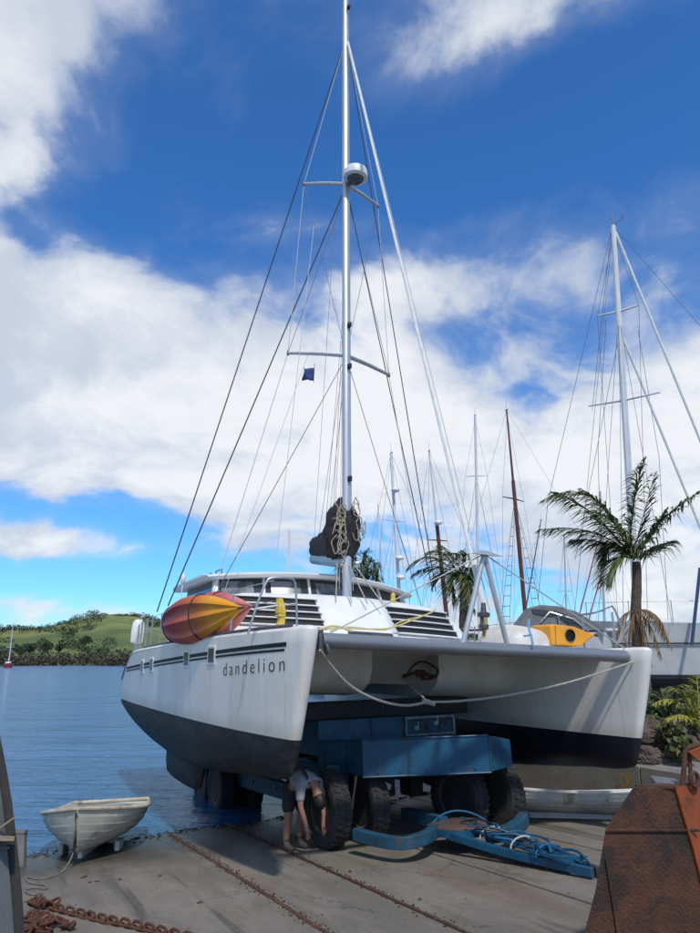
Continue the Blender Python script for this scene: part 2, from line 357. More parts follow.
# find the point of the wall face behind pixel (622,786)
def wallpt(px, py):
    d = ray(px, py); t = 10.41 / (V_ @ d[:2]); return O + d * t
a = wallpt(621, 786); bdir = Vector((-U_[0], -U_[1], 0))
g = G(); g.add([tuple(Vector(a) - wall.location + bdir * x + Vector((0, 0, y)) - Vector((V_[0], V_[1], 0)) * .012) for x, y in V], F)
o = g.build('painted_letters', YELP, wall, smooth=False); o['label'] = 'worn yellow painted marks on the wall'
g = G(); g.hexa([uvz(-10, 10.66, .2), uvz(-10, 11.75, .2), uvz(25, 11.75, .2), uvz(25, 10.66, .2), uvz(-10, 10.66, WT - .015), uvz(-10, 11.75, WT + .01), uvz(25, 11.75, WT + .01), uvz(25, 10.66, WT - .015)])
struct(g.build('path', PATH, smooth=False))
g = G(); NU, NV = 70, 10
Vv = []
for i in range(NU + 1):
    for j in range(NV + 1):
        u = -10 + 35 * i / NU; v = 11.7 + 2.2 * j / NV
        z = WT - .03 + (.62 if j < NV - 2 else .3) * (j / NV) ** .8 + (noise.noise((u * .9, v * .9, 0)) * .14 if 0 < j < NV else 0)
        Vv.append(uvz(u, v, z))
g.add(Vv, [(i * (NV + 1) + j, i * (NV + 1) + j + 1, (i + 1) * (NV + 1) + j + 1, (i + 1) * (NV + 1) + j) for i in range(NU) for j in range(NV)])
struct(g.build('bank', SOIL))
YZ = 1.2
YP = [(-30, 13.85), (25, 13.85), (38, 20), (62, 26), (70, 90), (-30, 110)]
g = G(); g.add([uvz(u, v, YZ) for u, v in YP] + [uvz(u, v, -1.2) for u, v in YP], [tuple(range(6))] + [(i, (i + 1) % 6, 6 + (i + 1) % 6, 6 + i) for i in range(6)])
struct(g.build('yard', GRAVEL, smooth=False))
# hills over the water
def hill_h(az, r):        # az in degrees from the view axis
    if r < 290: return -1.0
    e = min(1, (r - 290) / 60)
    ridge = 44 * math.exp(-((az + 18.5) / 5.0) ** 2) + 30 * math.exp(-((az + 9) / 6) ** 2) + 26 * math.exp(-((az + 30) / 6) ** 2) + 22 + 14 * math.exp(-((az + 46) / 9) ** 2) + 14 * math.exp(-((az - 20) / 14) ** 2)
    t = min(1, max(0, (r - 300) / 380)); t = t * t * (3 - 2 * t)
    nn = noise.fractal((az * .16, r * .006, 1.3), .9, 2, 4) * 9
    back = 30 * min(1, max(0, (r - 760) / 420)) * (.8 + .5 * math.sin(az * .31 + 1.2))
    return .4 + e * (1.8 + t * (ridge * .50 + nn * .8) + back * .8)
g = G(); rs = [285 + 1300 * (k / 46) ** 1.35 for k in range(47)]; azs = [-75 + 150 * k / 260 for k in range(261)]
def polar(az, r): return (math.sin(R(az)) * r, math.cos(R(az)) * r)
Vv = [(*polar(a, r * (1 - .05 * math.sin(a * .35))), hill_h(a, r)) for r in rs for a in azs]
n = len(azs)
g.add(Vv, [(i * n + j, i * n + j + 1, (i + 1) * n + j + 1, (i + 1) * n + j) for i in range(len(rs) - 1) for j in range(n - 1)])
struct(g.build('hills', HILL))
def leaf_cloud(g, c, rx, rz, n, sz, rnd=random):
    for _ in range(n):
        while True:
            x, y, z = rnd.uniform(-1, 1), rnd.uniform(-1, 1), rnd.uniform(-1, 1); q = x * x + y * y + z * z
            if .25 < q < 1: break
        p = Vector((c[0] + x * rx, c[1] + y * rx, c[2] + z * rz))
        a = Vector((rnd.gauss(0, 1), rnd.gauss(0, 1), rnd.gauss(0, 1))).normalized() * sz; b = Vector((rnd.gauss(0, 1), rnd.gauss(0, 1), rnd.gauss(0, 1))).normalized() * sz * .7
        g.V += [tuple(p - a), tuple(p + b), tuple(p + a), tuple(p - b)]; k = len(g.V); g.F.append((k - 4, k - 3, k - 2, k - 1))
rng = random.Random(3)
g = G()
for k in range(1500):       # mangroves and scrub along the far shore
    az = rng.uniform(-32, 34); r = 287 + rng.random() ** 1.5 * 34
    rr = r * (1 - .05 * math.sin(az * .35)); x, y = polar(az, rr); s_ = rng.uniform(1.2, 2.6)
    leaf_cloud(g, (x, y, hill_h(az, r) + s_ * .7), s_ * 1.3, s_, 46, .5, rng)
o = g.build('shore_scrub', MANG, smooth=False); o['kind'] = 'stuff'; tag(o, 'brown green mangrove scrub along the far shore', 'scrub')
g = G()
def bushy(az, r): return noise.fractal((az * .33 + 5, r * .0085, .3), .9, 2, 4)
cnt = 0
while cnt < 3600:
    az = rng.uniform(-32, 30); r = 320 + rng.random() * 1000
    lim = .30 if r < 560 else (-.02 if az > -23 else -.25)
    if bushy(az, r) < lim: continue
    rr = r * (1 - .05 * math.sin(az * .35)); x, y = polar(az, rr); s_ = rng.uniform(1.5, 3.2)
    leaf_cloud(g, (x, y, hill_h(az, r) + s_ * .6), s_ * 1.4, s_, 50, .62, rng); cnt += 1
o = g.build('hill_forest', BUSHF, smooth=False); o['kind'] = 'stuff'; tag(o, 'dark green native bush covering the far hills', 'forest')
TL = ['largest dark round tree standing alone on the far pasture', 'dark tree left of the largest one on the far pasture', 'small dark tree at the left foot of the green hill', 'dark tree on the right slope near the catamaran stern', 'small tree just below the pasture knoll', 'low tree beside the largest lone pasture tree']
for (px, py, r, s_), lb in zip([(44, 643, 360, 4.2), (31, 646, 365, 3.2), (20, 647, 350, 3.2), (86, 639, 400, 3.6), (60, 640, 380, 2.6), (49, 640, 395, 2.6)], TL):
    az = math.degrees(math.atan2(ray(px, py)[0], ray(px, py)[1])); x, y = polar(az, r * (1 - .05 * math.sin(az * .35)))
    t = thing('pasture_tree', lb, 'tree', (x, y, hill_h(az, r) - .2), 0, 'lone trees on the far pasture')
    g = G()
    for q in range(7): leaf_cloud(g, (rng.uniform(-.6, .6) * s_, rng.uniform(-.6, .6) * s_, s_ * rng.uniform(.8, 1.7)), s_ * .6, s_ * .5, 110, .42, rng)
    g.build('crown', BUSHF, t, smooth=False)
    G().tube([(0, 0, -.5), (.1, 0, s_ * .6), (0, .1, s_ * 1.2)], [.35, .28, .15]).build('trunk', TRUNK, t)
#@@OBJECTS
# ================================================================== CATAMARAN
K = .964; TH, HEEL, TAU = R(25.8), R(2.32), R(.3)
F_ = Vector((math.sin(TH) * math.cos(TAU), -math.cos(TH) * math.cos(TAU), math.sin(TAU)))
P0 = Vector((math.cos(TH), math.sin(TH), 0)); U0 = F_.cross(P0)
P_ = P0 * math.cos(HEEL) - U0 * math.sin(HEEL); UU = U0 * math.cos(HEEL) + P0 * math.sin(HEEL)
BO = Vector((2.08 * K, 9.86 * K, CZ + .22 * K))
BM = Matrix.Translation(BO) @ Matrix((F_, P_, UU)).transposed().to_4x4(); BMI = BM.inverted()
def bp(px, py, ax, v):      # point of a boat plane behind a pixel, boat coordinates (x forward, y port, z up)
    o = BMI @ Vector(O); d = BMI.to_3x3() @ Vector(ray(px, py)); return o + d * ((v - o[ax]) / d[ax])
def bw(l): return BM @ Vector(l)
boat = thing('catamaran', 'large white sailing catamaran named dandelion hauled out on the blue trailer', 'catamaran')
boat.matrix_world = BM
LH, HC = 10.87, 2.7; ZW = -1.234
def xs(z): return -.46 * min(1.0, max(0.0, -z) / 1.716) ** 1.15
def zsh(t): return -.018 * t - .62 * max(0.0, (t - 8.7) / 2.17) ** 2.3
def zk(t):
    if t < .35: return -1.60 - .116 * math.sqrt(t / .35)
    return float(np.interp(t, (.35, 1, 2, 3, 4, 5, 6, 7, 8, 9, 10, LH), (-1.716, -1.76, -1.85, -1.94, -2.0, -2.02, -2.0, -1.95, -1.88, -1.79, -1.66, -1.48)))
def base(t):
    r = .075; nose = r * math.sqrt(max(0, 1 - (1 - min(t / r, 1)) ** 2))
    return nose + .50 * (1 - math.exp(-t / 2.0)) - .10 * max(0, (t - 7) / 3.87) ** 2
def half(x, z):
    q = xs(z); t = (q - x) * LH / (LH + q); t = max(0, t); b = base(t)
    zz = z
    if zz >= ZW: return b * (1 - .14 * (zz / ZW) ** 1.3 if zz < 0 else 1)
    k = zk(t); e = min(1, (ZW - zz) / (ZW - k)); return b * .86 * (1 - e ** 2.4) ** .5
TS = [0, .004, .012, .025, .045, .075, .12, .2, .35, .55, .8, 1.1, 1.5, 2, 2.6, 3.3, 4, 5, 6, 7, 8, 8.7, 9.2, 9.6, 9.95, 10.25, 10.5, 10.7, LH]
def hpt(t, z, sg, side):
    q = xs(z); x = q - t * (LH + q) / LH
    return (x, side * HC + sg * half(x, z), z)
def hull(side, label, am):
    g = G(); NJ = 9; deck = []
    for sg in (-1, 1):
        rings = []
        for t in TS:
            z0 = zsh(t); edge = .045
            rings.append([hpt(t, z0, sg, side)] + [hpt(t, z0 - .02 + (ZW - z0 + .02) * j / NJ, sg, side) for j in range(1, NJ + 1)])
        g.loft(rings, False, False, False)
    # deck, rounded edge, transom
    rings = []
    for t in TS:
        b = base(t); z0 = zsh(t); x = -t; r = min(.06, b * .6)
        rings.append([(x, side * HC + yy, z0 + dz) for yy, dz in ((-b, 0), (-b + r * .3, r * .55), (-b + r, r * .8), (-b * .3, r * .95), (b * .3, r * .95), (b - r, r * .8), (b - r * .3, r * .55), (b, 0))])
    g.loft(rings, False, False, False)
    zt = zsh(LH); tr = [hpt(LH, zt + (ZW - zt) * j / 6, -1, side) for j in range(7)] + [hpt(LH, zt + (ZW - zt) * j / 6, 1, side) for j in range(6, -1, -1)]
    g.add(tr, [tuple(range(len(tr)))])
    h = g.build('hull', WHITE, boat, angle=50); h['label'] = label
    bm = bmesh.new(); bm.from_mesh(h.data); bmesh.ops.remove_doubles(bm, verts=bm.verts, dist=.0008); bmesh.ops.recalc_face_normals(bm, faces=bm.faces); bm.to_mesh(h.data); bm.free()
    g = G(); rings = []
    for t in TS:
        k = zk(t); zz = [ZW + .0 - (ZW - k) * math.sin(j / 9 * math.pi / 2) for j in range(10)]
        a = [hpt(t, z, -1, side) for z in zz]; b = [hpt(t, z, 1, side) for z in zz[::-1]]
        rings.append(a + b[1:])
    g.loft(rings, False, False, True)
    g.V = [(x, y + (y - side * HC) * .006, z) for x, y, z in g.V]
    g.build('antifouling', am, h, angle=60)
    return h
hs = hull(-1, 'starboard hull with the name and kayaks, image left', ANTI)
hp = hull(1, 'port hull, image right', NAVY)
# stub keels
for side, h, m_ in ((-1, hs, ANTI), (1, hp, NAVY)):
    g = G(); rings = []
    for z, x0, x1, th_ in ((-1.80, -4.2, -7.0, .17), (-2.15, -4.3, -6.95, .15), (-2.32, -4.4, -6.85, .12), (-2.38, -4.6, -6.6, .06)):
        rings.append([(x0 + (x1 - x0) * (.5 - .5 * math.cos(q)), side * HC + th_ * math.sin(q), z) for q in (2 * math.pi * k / 20 for k in range(20))])
    g.loft(rings); g.build('stub_keel', m_, h, angle=50)
def hull_mat():
    m = WHITE.copy(); m.name = 'stained white gelcoat'; b = NB(m.node_tree); p = m.node_tree.nodes['Principled BSDF']
    old = p.inputs['Base Color'].links[0].from_socket; co = b.n('ShaderNodeTexCoord').outputs['Object']; se = b.n('ShaderNodeSeparateXYZ'); b.put(se.inputs[0], co)
    drip = b.noise(b.v('MULTIPLY', co, (5.5, 5.5, .22)), 1.6, 6, .65)
    wob = b.m('MULTIPLY_ADD', b.noise(co, 1.5, 5, .6), .22, -.11)
    zz = b.m('ADD', se.outputs[2], wob)
    scum = b.ramp(zz, ZW + .02, ZW + .26, 1, 0)                        # tide scum just above the antifouling
    c = b.mix(b.m('MULTIPLY', scum, .38), old, (.30, .26, .17, 1))
    c = b.mix(b.m('MULTIPLY', b.ramp(drip, .55, .72), .34), c, (.33, .31, .27, 1))
    scf = b.ramp(b.noise(b.v('MULTIPLY', co, (.8, .8, 3.5)), 3.2, 7, .7), .62, .72); c = b.mix(b.m('MULTIPLY', scf, .25), c, (.27, .26, .25, 1))
    b.put(p.inputs['Base Color'], c); b.put(p.inputs['Roughness'], b.m('MULTIPLY_ADD', drip, .35, .15)); return m
HULLM = hull_mat()
for h_ in (hs, hp): h_.data.materials[0] = HULLM
# cove stripes on the outer sides
def band(side, za, zb, x0, x1, off, h, m_, name):
    g = G(); n = 40; rows = []
    for i in range(n + 1):
        x = x0 + (x1 - x0) * i / n; a, b = za(x), zb(x)
        rows.append([(x, side * (HC + half(x, z) + off), z) for z in (a, (a + b) / 2, b)])
    g.loft(rows, False, False, False); return g.build(name, m_, h)
for side, h in ((-1, hs), (1, hp)):
    zc = lambda x: -.125 - .037 * -x
    band(side, lambda x: zc(x), lambda x: zc(x) - .052, -.42, -10.1, .004, h, STRIPE, 'cove_stripe')
    band(side, lambda x: zc(x) - .075, lambda x: zc(x) - .105, -.46, -10.1, .004, h, STRIPE, 'cove_stripe')
    for x in (-2.75, -4.05, -6.75, -7.75) if side < 0 else (-2.6, -4.4, -7.2, -8.6):
        z = zc(x) - .05
        def strip(x0, x1, z0, z1, off):
            return [(xx, side * (HC + half(xx, zz) + off), zz) for xx, zz in ((x0, z0), (x1, z0), (x1, z1), (x0, z1))]
        g = G(); a = strip(x - .17, x + .17, z - .15, z + .13, .012); b = strip(x - .17, x + .17, z - .15, z + .13, -.02); g.hexa(b + a)
        g.build('portlight_frame', DECKW, h, bevel=.008)
        g = G(); a = strip(x - .12, x + .12, z - .11, z + .09, .016); b = strip(x - .12, x + .12, z - .11, z + .09, .0); g.hexa(b + a)
        g.build('portlight', GLASS, h)
# toe rails
g = G(); g.tube([(x, -HC - half(x, zsh(-x)) + .05, zsh(-x) + .065) for x in (-.4, -.8, -1.3, -2, -2.8, -3.6, -4.5, -6, -8)], .022, 6); g.build('toe_rail', DSTEEL, hs)
g = G(); g.tube([(x, HC + half(x, zsh(-x)) - .05, zsh(-x) + .065) for x in (-.4, -.8, -1.3, -2, -2.8, -3.6, -4.5, -6, -8)], .022, 6); g.build('toe_rail', DSTEEL, hp)
# name on the starboard bow
V, F = text_mesh('dandelion', .30, .60, 1.42, -.0035)
mx = max(v[0] for v in V)
def hsp(px, py):             # hull side point behind a pixel
    y = -3.1
    for _ in range(12):
        p = bp(px, py, 1, y); y = -(HC + half(p.x, p.z))
    return p
pa, pb = hsp(223, 676), hsp(285, 671)
g = G(); Vn = []
sx = (pb.x - pa.x) / mx; sl = (pb.z - pa.z) / (pb.x - pa.x)
for x, y in V:
    X = pa.x + x * sx; Z = pa.z + (X - pa.x) * sl + y * .86; Vn.append((X, -(HC + half(X, Z) + .005), Z))
par = list(range(len(Vn)))
def fnd(a):
    while par[a] != a: a = par[a]
    return a
for f in F:
    for k in f[1:]: par[fnd(k)] = fnd(f[0])
comps = {}
for f in F: comps.setdefault(fnd(f[0]), []).append(f)
cl_ = sorted((min(Vn[k][0] for f in fs for k in f), max(Vn[k][0] for f in fs for k in f), fs) for fs in comps.values())
letters = []
for lo_, hi_, fs in cl_:
    if letters and lo_ < letters[-1][1]: letters[-1] = (letters[-1][0], max(hi_, letters[-1][1]), letters[-1][2] + fs)
    else: letters.append((lo_, hi_, fs))
for lo_, hi_, fs in letters:
    ids = sorted({k for f in fs for k in f}); mp = {k: i for i, k in enumerate(ids)}
    g = G(); g.add([Vn[k] for k in ids], [tuple(mp[k] for k in f) for f in fs]); g.build('name_letter', STRIPE, hs, smooth=False)
# bridge deck
g = G(); rings = []
def bd(y, f): return (-2.55 - .25 * f - .02 * y * y)
ys = [-2.35, -2.15, -1.8, -1.2, -.62]
for sgn in (1, -1):
    rings = []
    for yy in ys:
        y = yy * sgn; zu = -.80 + .30 * max(0, (abs(y) - 1.75) / .6) * 0
        rings.append([(-2.5, y, -.10), (-2.50, y, -.42), (-2.58, y, -.60), (-2.85, y, -.76), (-3.4, y, -.82), (-9.9, y, -.80), (-9.9, y, -.1)])
    g.loft(rings, True, True, True)
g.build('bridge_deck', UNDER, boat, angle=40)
g = G(); g.hexa([(-3.3, -.63, -.62), (-3.3, .63, -.62), (-9.85, .63, -.80), (-9.85, -.63, -.80), (-2.75, -.63, -.12), (-2.75, .63, -.12), (-9.85, .63, -.11), (-9.85, -.63, -.11)])
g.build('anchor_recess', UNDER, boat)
g = G(); g.hexa([(-.75, -2.5, -.13), (-.75, 2.5, -.13), (-2.75, 2.5, -.13), (-2.75, -2.5, -.13), (-.75, -2.5, -.03), (-.75, 2.5, -.03), (-2.75, 2.5, -.03), (-2.75, -2.5, -.03)])
g.hexa([(-2.75, -2.4, -.10), (-2.75, 2.4, -.10), (-9.8, 2.4, -.12), (-9.8, -2.4, -.12), (-2.75, -2.4, 0.0), (-2.75, 2.4, 0), (-9.8, 2.4, -.02), (-9.8, -2.4, -.02)])
g.build('foredeck', DECKW, boat, bevel=.02)
# anchor in the recess
pc = bp(418, 671, 0, -2.62)
g = G(); g.tube([pc + Vector((.05, -.32, -.10)), pc + Vector((.12, -.1, -.02)), pc + Vector((.12, .25, -.08))], .03, 8)
g.tube(bez(pc + Vector((.12, -.30, -.12)), pc + Vector((.1, -.1, .30)), pc + Vector((.1, .28, .06))), .018, 7)
g.tube(bez(pc + Vector((.12, .30, .06)), pc + Vector((.14, .34, -.14)), pc + Vector((.12, -.02, -.12))), .022, 7)
g.box(pc + Vector((.08, .0, -.04)), (.06, .16, .12)); g.build('anchor', RUST, boat)
# crossbeam and its brackets
xa = bp(321, 640, 0, -.36); xb = bp(634, 657, 0, -.36)
g = G(); g.tube([xa, (xa + xb) / 2, xb], .098, 20, sq=.92); cb = g.build('crossbeam', BEAMG, boat)
for p in (xa, xb):
    g = G(); s_ = 1 if p.y < 0 else -1
    g.box(p + Vector((-.02, -.03 * s_, 0)), (.2, .05, .24)); g.tube([p + Vector((.12, .02 * s_, -.05)), p + Vector((.14, .06 * s_, -.16))], .025, 8)
    g.lathe([(.05, -.02), (.05, .02)], 12, Matrix.Translation(p + Vector((.1, .04 * s_, -.12))) @ Matrix.Rotation(R(90), 4, 'X')); g.build('bracket', DSTEEL, cb, bevel=.006)
# A frame (dolphin striker) on the crossbeam
pk = bp(484, 554, 0, -.36); la, lb = bp(462, 648, 0, -.36), bp(508, 648, 0, -.36)
for q in (la, lb):
    g = G(); g.tube([q, q.lerp(pk, .5), pk], .036, 10); g.build('striker_leg', ALU, cb)
g = G(); g.hexa([pk + Vector((.12, -.24, -.03)), pk + Vector((.12, .26, -.03)), pk + Vector((-.1, .2, .0)), pk + Vector((-.1, -.18, 0)), pk + Vector((.0, -.05, .05)), pk + Vector((.0, .07, .05)), pk + Vector((-.05, .05, .05)), pk + Vector((-.05, -.04, .05))])
g.build('striker_cap', ALU, cb, bevel=.01)
# furler drum
fd = bp(484, 640, 0, -.36); fdt = bp(481, 617, 0, -.38)
g = G(); M_ = Matrix.Translation(fd)
g.lathe([(.02, .05), (.02, .14), (.065, .15), (.07, .2), (.05, .22), (.05, .30), (.085, .31), (.09, .36), (.04, .38), (.03, .5)], 14, M_); g.build('furler_drum', DSTEEL, boat)
g = G(); g.tube([fd + Vector((0, .0, .02)), fd + Vector((0, .01, .1)), fd + Vector((.05, -.01, .2)), fd + Vector((.06, -.02, .3))], .02, 7); g.build('furler_line', YROPE, boat)
# ---------------- cabin
def xf(y, z): return -3.55 - 1.0 * z - .085 * y * y
g = G(); rings = []
YS = [-2.45, -2.42, -2.3, -2.1, -1.7, -1.2, -.8, -.4, 0, .4, .8, 1.2, 1.7, 2.1, 2.3, 2.42, 2.45]
for y in YS:
    e = max(0, (abs(y) - 2.1) / .35); top = .95 - .18 * e ** 2 * 2 - .03 * y * y * .5
    top = max(.3, top)
    rings.append([(xf(y, -.02), y, -.05), (xf(y, top * .35), y, top * .35), (xf(y, top * .7), y, top * .7), (xf(y, top * .93), y, top * .93), (xf(y, top) - .10, y, top), (-7, y, top), (-9.4, y, top), (-9.5, y, top * .8), (-9.5, y, -.05)])
g.loft(rings); cabin = g.build('cabin', DECKW, boat, angle=38)
def louvre(y0, y1, za, zb):
    # dark vent panel, slats in front
    def pt(y, z, off): return (xf(y, z) + off, y, z + off * .9)
    n = 8; rows = [[pt(y0 + (y1 - y0) * i / n, z, .006) for i in range(n + 1)] for z in (za, zb)]
    g = G(); g.loft(rows, False, False, False); g.build('louvre_vent', BLACK, cabin)
    for k in range(5):
        zc_ = za + (zb - za) * (k + .0) / 4
        g = G(); rows = []
        for i in range(n + 1):
            y = y0 - .03 + (y1 - y0 + .06) * i / n; a = pt(y, zc_ - .012, .012); b = pt(y, zc_ + .012, .012)
            rows.append([a, (a[0] + .045, a[1], a[2] + .015), (b[0] + .045, b[1], b[2] + .01), b])
        g.loft(rows); g.build('slat', DECKW, cabin)
louvre(-2.3, -.85, .28, .80); louvre(.62, 2.2, .26, .78)
# hatch in front of the mast
g = G(); rows = [[(xf(y, z) + .02, y, z + .015) for y in (-.45, 0, .45)] for z in (.10, .24)]
g.loft(rows, False, False, False); g.build('front_hatch', GLASS, cabin)
# wind screen and roof
def xw(y, z): return -5.55 - .5 * (z - .93) - .16 * y * y
WY = [-2.25, -2.0, -1.6, -1.0, -.5, 0, .5, 1.0, 1.6, 2.0, 2.25]
rows = [[(xw(y, z), y * (1 - .06 * (z - .9)), z - .012 * y * y) for y in WY] for z in (.88, 1.02, 1.18, 1.36)]
for r_, z in zip(rows, (.88, 1.02, 1.18, 1.36)):
    for sgn, ins in ((-1, 0), (1, None)):
        pass
    a = r_[0]; b = r_[-1]
    r_.insert(0, (-8.8, a[1] - .02, a[2])); r_.append((-8.8, b[1] + .02, b[2]))
g = G(); g.loft(rows, False, False, False); scr = g.build('wind_screen', GLASS, cabin)
for y in (-2.22, -1.35, -.45, .45, 1.35, 2.22):
    g = G(); g.tube([(xw(y, z) + .012, y * (1 - .06 * (z - .9)), z - .012 * y * y) for z in (.9, 1.1, 1.38)], .03 if abs(y) < 2 else .075, 6); g.build('screen_pillar', DECKW, cabin)
for y in (-1.8, -.9, .0):   # pale blinds behind the glass
    rows = [[(xw(y + d, z) + .006, y + d, z - .012 * y * y) for d in (-.3, 0, .28)] for z in (1.0, 1.30)]
    g = G(); g.loft(rows, False, False, False); g.build('window_blind', mat('window blind', (.22, .23, .25), (.08, .085, .09), 2.5, .15, lo=.45, hi=.6), cabin)
g = G(); rings = []
for y in [-2.42, -2.38, -2.2, -1.8, -1.2, -.6, 0, .6, 1.2, 1.8, 2.2, 2.38, 2.42]:
    z = 1.50 - .022 * y * y; th_ = .12 if abs(y) < 2.4 else .04; x0 = -5.5 - .16 * y * y
    rings.append([(x0, y, z - th_), (x0 + .04, y, z - th_ * .5), (x0 - .06, y, z - .015), (x0 - .35, y, z + .02), (-9.3, y, z + .02), (-9.5, y, z - th_)])
g.loft(rings); roof = g.build('roof', DECKW, cabin, angle=40)
for x in (-6.4, -7.2):      # grab rails
    g = G(); g.tube([(x, -2.1, 1.4), (x - .03, -2.1, 1.50), (x - .45, -2.1, 1.50), (x - .48, -2.1, 1.4)], .014, 6); g.build('grab_rail', DSTEEL, roof)
for px in (390, 413, 475):   # antenna stubs etc on the cabin front
    pass
g = G(); a = bp(289, 577, 0, -9.0); b = bp(289.5, 530, 0, -9.0); g.tube([a - Vector((0, 0, .4)), b], .03, 8); g.build('davit_pole', WMAST, boat)
g = G(); a = bp(181, 600, 0, -7.5); g.tube([a, a + Vector((0, 0, .35))], .012, 6); g.lathe([(.03, .35), (.055, .40), (.055, .5), (.02, .56)], 12, Matrix.Translation(a)); g.build('gps_antenna', DECKW, boat)
# ---------------- mast
mb = bp(347, 612, 1, 0); mt = bp(345.5, -40, 1, 0)
def mz(f): return mb.lerp(mt, f)
def mpx(py): return bp(346.2, py, 1, 0)
g = G(); g.tube([mz(k / 12) for k in range(13)], [.098] * 10 + [.092, .08, .07], 18, sq=.80); mast = g.build('mast', ALU, boat)
g = G(); g.tube([mz(k / 12) + Vector((-.085, 0, 0)) for k in range(13)], .018, 6); g.build('sail_track', DSTEEL, mast)
SPR = {}
for nm, cy_, tips in (('u', 183, ((304, 184), (378, 206))), ('l', 354, ((288, 353), (389, 375)))):
    c0 = mpx(cy_); ln = 1.05 if nm == 'u' else 1.28
    for sg, tp in zip((-1, 1), tips):
        # spreaders sweep aft: slide along the pixel ray until level with the root
        o = BMI @ Vector(O); d = BMI.to_3x3() @ Vector(ray(*tp)); t = (c0.z + .03 - o.z) / d.z; e = o + d * t
        SPR[nm, sg] = e
        g = G(); g.tube([c0 + Vector((-.03, 0, -.02)), c0.lerp(e, .5), e], [.062, .055, .045], 10, sq=.75); g.build('spreader', ALU, mast)
        g = G(); g.tube([e + Vector((0, 0, -.05)), e + Vector((0, 0, .05))], .03, 8); g.build('spreader_tip', DSTEEL, mast)
# radar
q = bp(355.5, 171, 1, .09); q = q + Vector((.30, 0, 0)); 
q = bp(355.5, 178, 0, mpx(176).x + .32)
g = G(); g.lathe([(.0, -.03), (.24, -.03), (.295, .0), (.30, .09), (.29, .17), (.26, .23), (.17, .265), (0, .275)], 24, Matrix.Translation(q)); rd = g.build('radar_dome', DECKW, mast)
g = G(); g.lathe([(.16, -.09), (.21, -.032)], 20, Matrix.Translation(q)); g.tube([q + Vector((0, 0, -.06)), mpx(187)], .035, 8); g.build('radar_bracket', DSTEEL, rd)
for py in (10, 327, 368, 480, 520):
    q = mpx(py) + Vector((.12, .02, 0)); g = G(); g.box(q, (.12, .08, .12)); g.build('mast_light' if py in (327, 368) else 'fitting', BLACK, mast, bevel=.02)
g = G(); q = mpx(563)
for s_ in (-1, 1): g.lathe([(.05, -.08), (.09, -.07), (.07, -.02), (.09, .03), (.06, .05)], 14, Matrix.Translation(q + Vector((0, s_ * .17, 0))) @ Matrix.Rotation(R(90), 4, 'X'))
g.build('winch', STEEL, mast)
# boom, sail cover
bz = mpx(561); bw0 = BM @ bz; be = BMI @ Vector(yp(313, 559, bw0.y + 4.5))
g = G(); g.tube([bz + Vector((-.12, 0, 0)), be], .10, 12, sq=1.3); boom = g.build('boom', BOOMB, boat)
g = G(); rings = []
for i in range(13):
    t = i / 12; c_ = (bz + Vector((-.15, 0, .1))).lerp(be + Vector((0, 0, .06)), t)
    hgt = (.95 - .45 * min(1, t * 1.25)) * (1 + .06 * math.sin(i * 2.1)); wd_ = .24 - .10 * t
    if i == 0: hgt = 1.05
    rings.append([(c_.x + (.06 if i == 0 else 0) + .03 * math.sin(k * 2.3 + i), c_.y + wd_ * math.cos(q) * (1 + .12 * math.sin(3 * q + i * 1.7)), c_.z + hgt * (.5 + .5 * math.sin(q)) * (1 + .05 * math.sin(5 * q + i))) for k, q in enumerate(2 * math.pi * k / 18 for k in range(18))])
g.loft(rings); g.build('sail_cover', CANVAS, boat, angle=60)
# cover around the mast, standing
g = G(); rings = []
ct, cbm = mpx(497), mpx(557)
for i in range(15):
    t = i / 14; c_ = cbm.lerp(ct, t) + Vector((-.14, 0, 0)); wv = (.15 + .24 * math.sin(math.pi * min(1, .18 + t * .80)) ** .9) * (1.0 if t < .8 else 1 - (t - .8) * 2.4)
    rings.append([(c_.x + wv * .85 * math.cos(q) * (1 + .1 * math.sin(4 * q + i)), c_.y - .05 * (1 - t) + wv * math.sin(q) * (1 + .08 * math.sin(3 * q + i * 1.3)), c_.z + .02 * math.sin(7 * q)) for q in (2 * math.pi * k / 24 for k in range(24))])
g.loft(rings); g.build('mast_sail_bag', CANVAS, boat, angle=60)
rr = random.Random(11)
g = G()                      # halyards heaped on the bag
for k in range(18):
    s_ = -1 if k % 3 else 1; y0 = s_ * rr.uniform(.10, .32); t = rr.uniform(.1, .85); c_ = cbm.lerp(ct, t)
    P = []
    for j in range(9):
        a = j / 8 * rr.uniform(4.5, 6.5) + k; rad = rr.uniform(.10, .2)
        yy = y0 + rad * .45 * math.cos(a); P.append((c_.x + .06 + .16 * math.sqrt(max(0, 1 - (yy / .42) ** 2)), yy, c_.z + rad * 1.1 * math.sin(a)))
    g.tube(spline(P, 3), .011, 5)
g.build('halyard_coil', mat('halyard', (.42, .34, .24), (.20, .17, .14), 30, .85), boat)
g = G(); g.tube([bz.lerp(be, .22) + Vector((0, 0, -.1)), mpx(585) + Vector((-.1, 0, 0))], .05, 8); g.build('boom_vang', DSTEEL, boom)
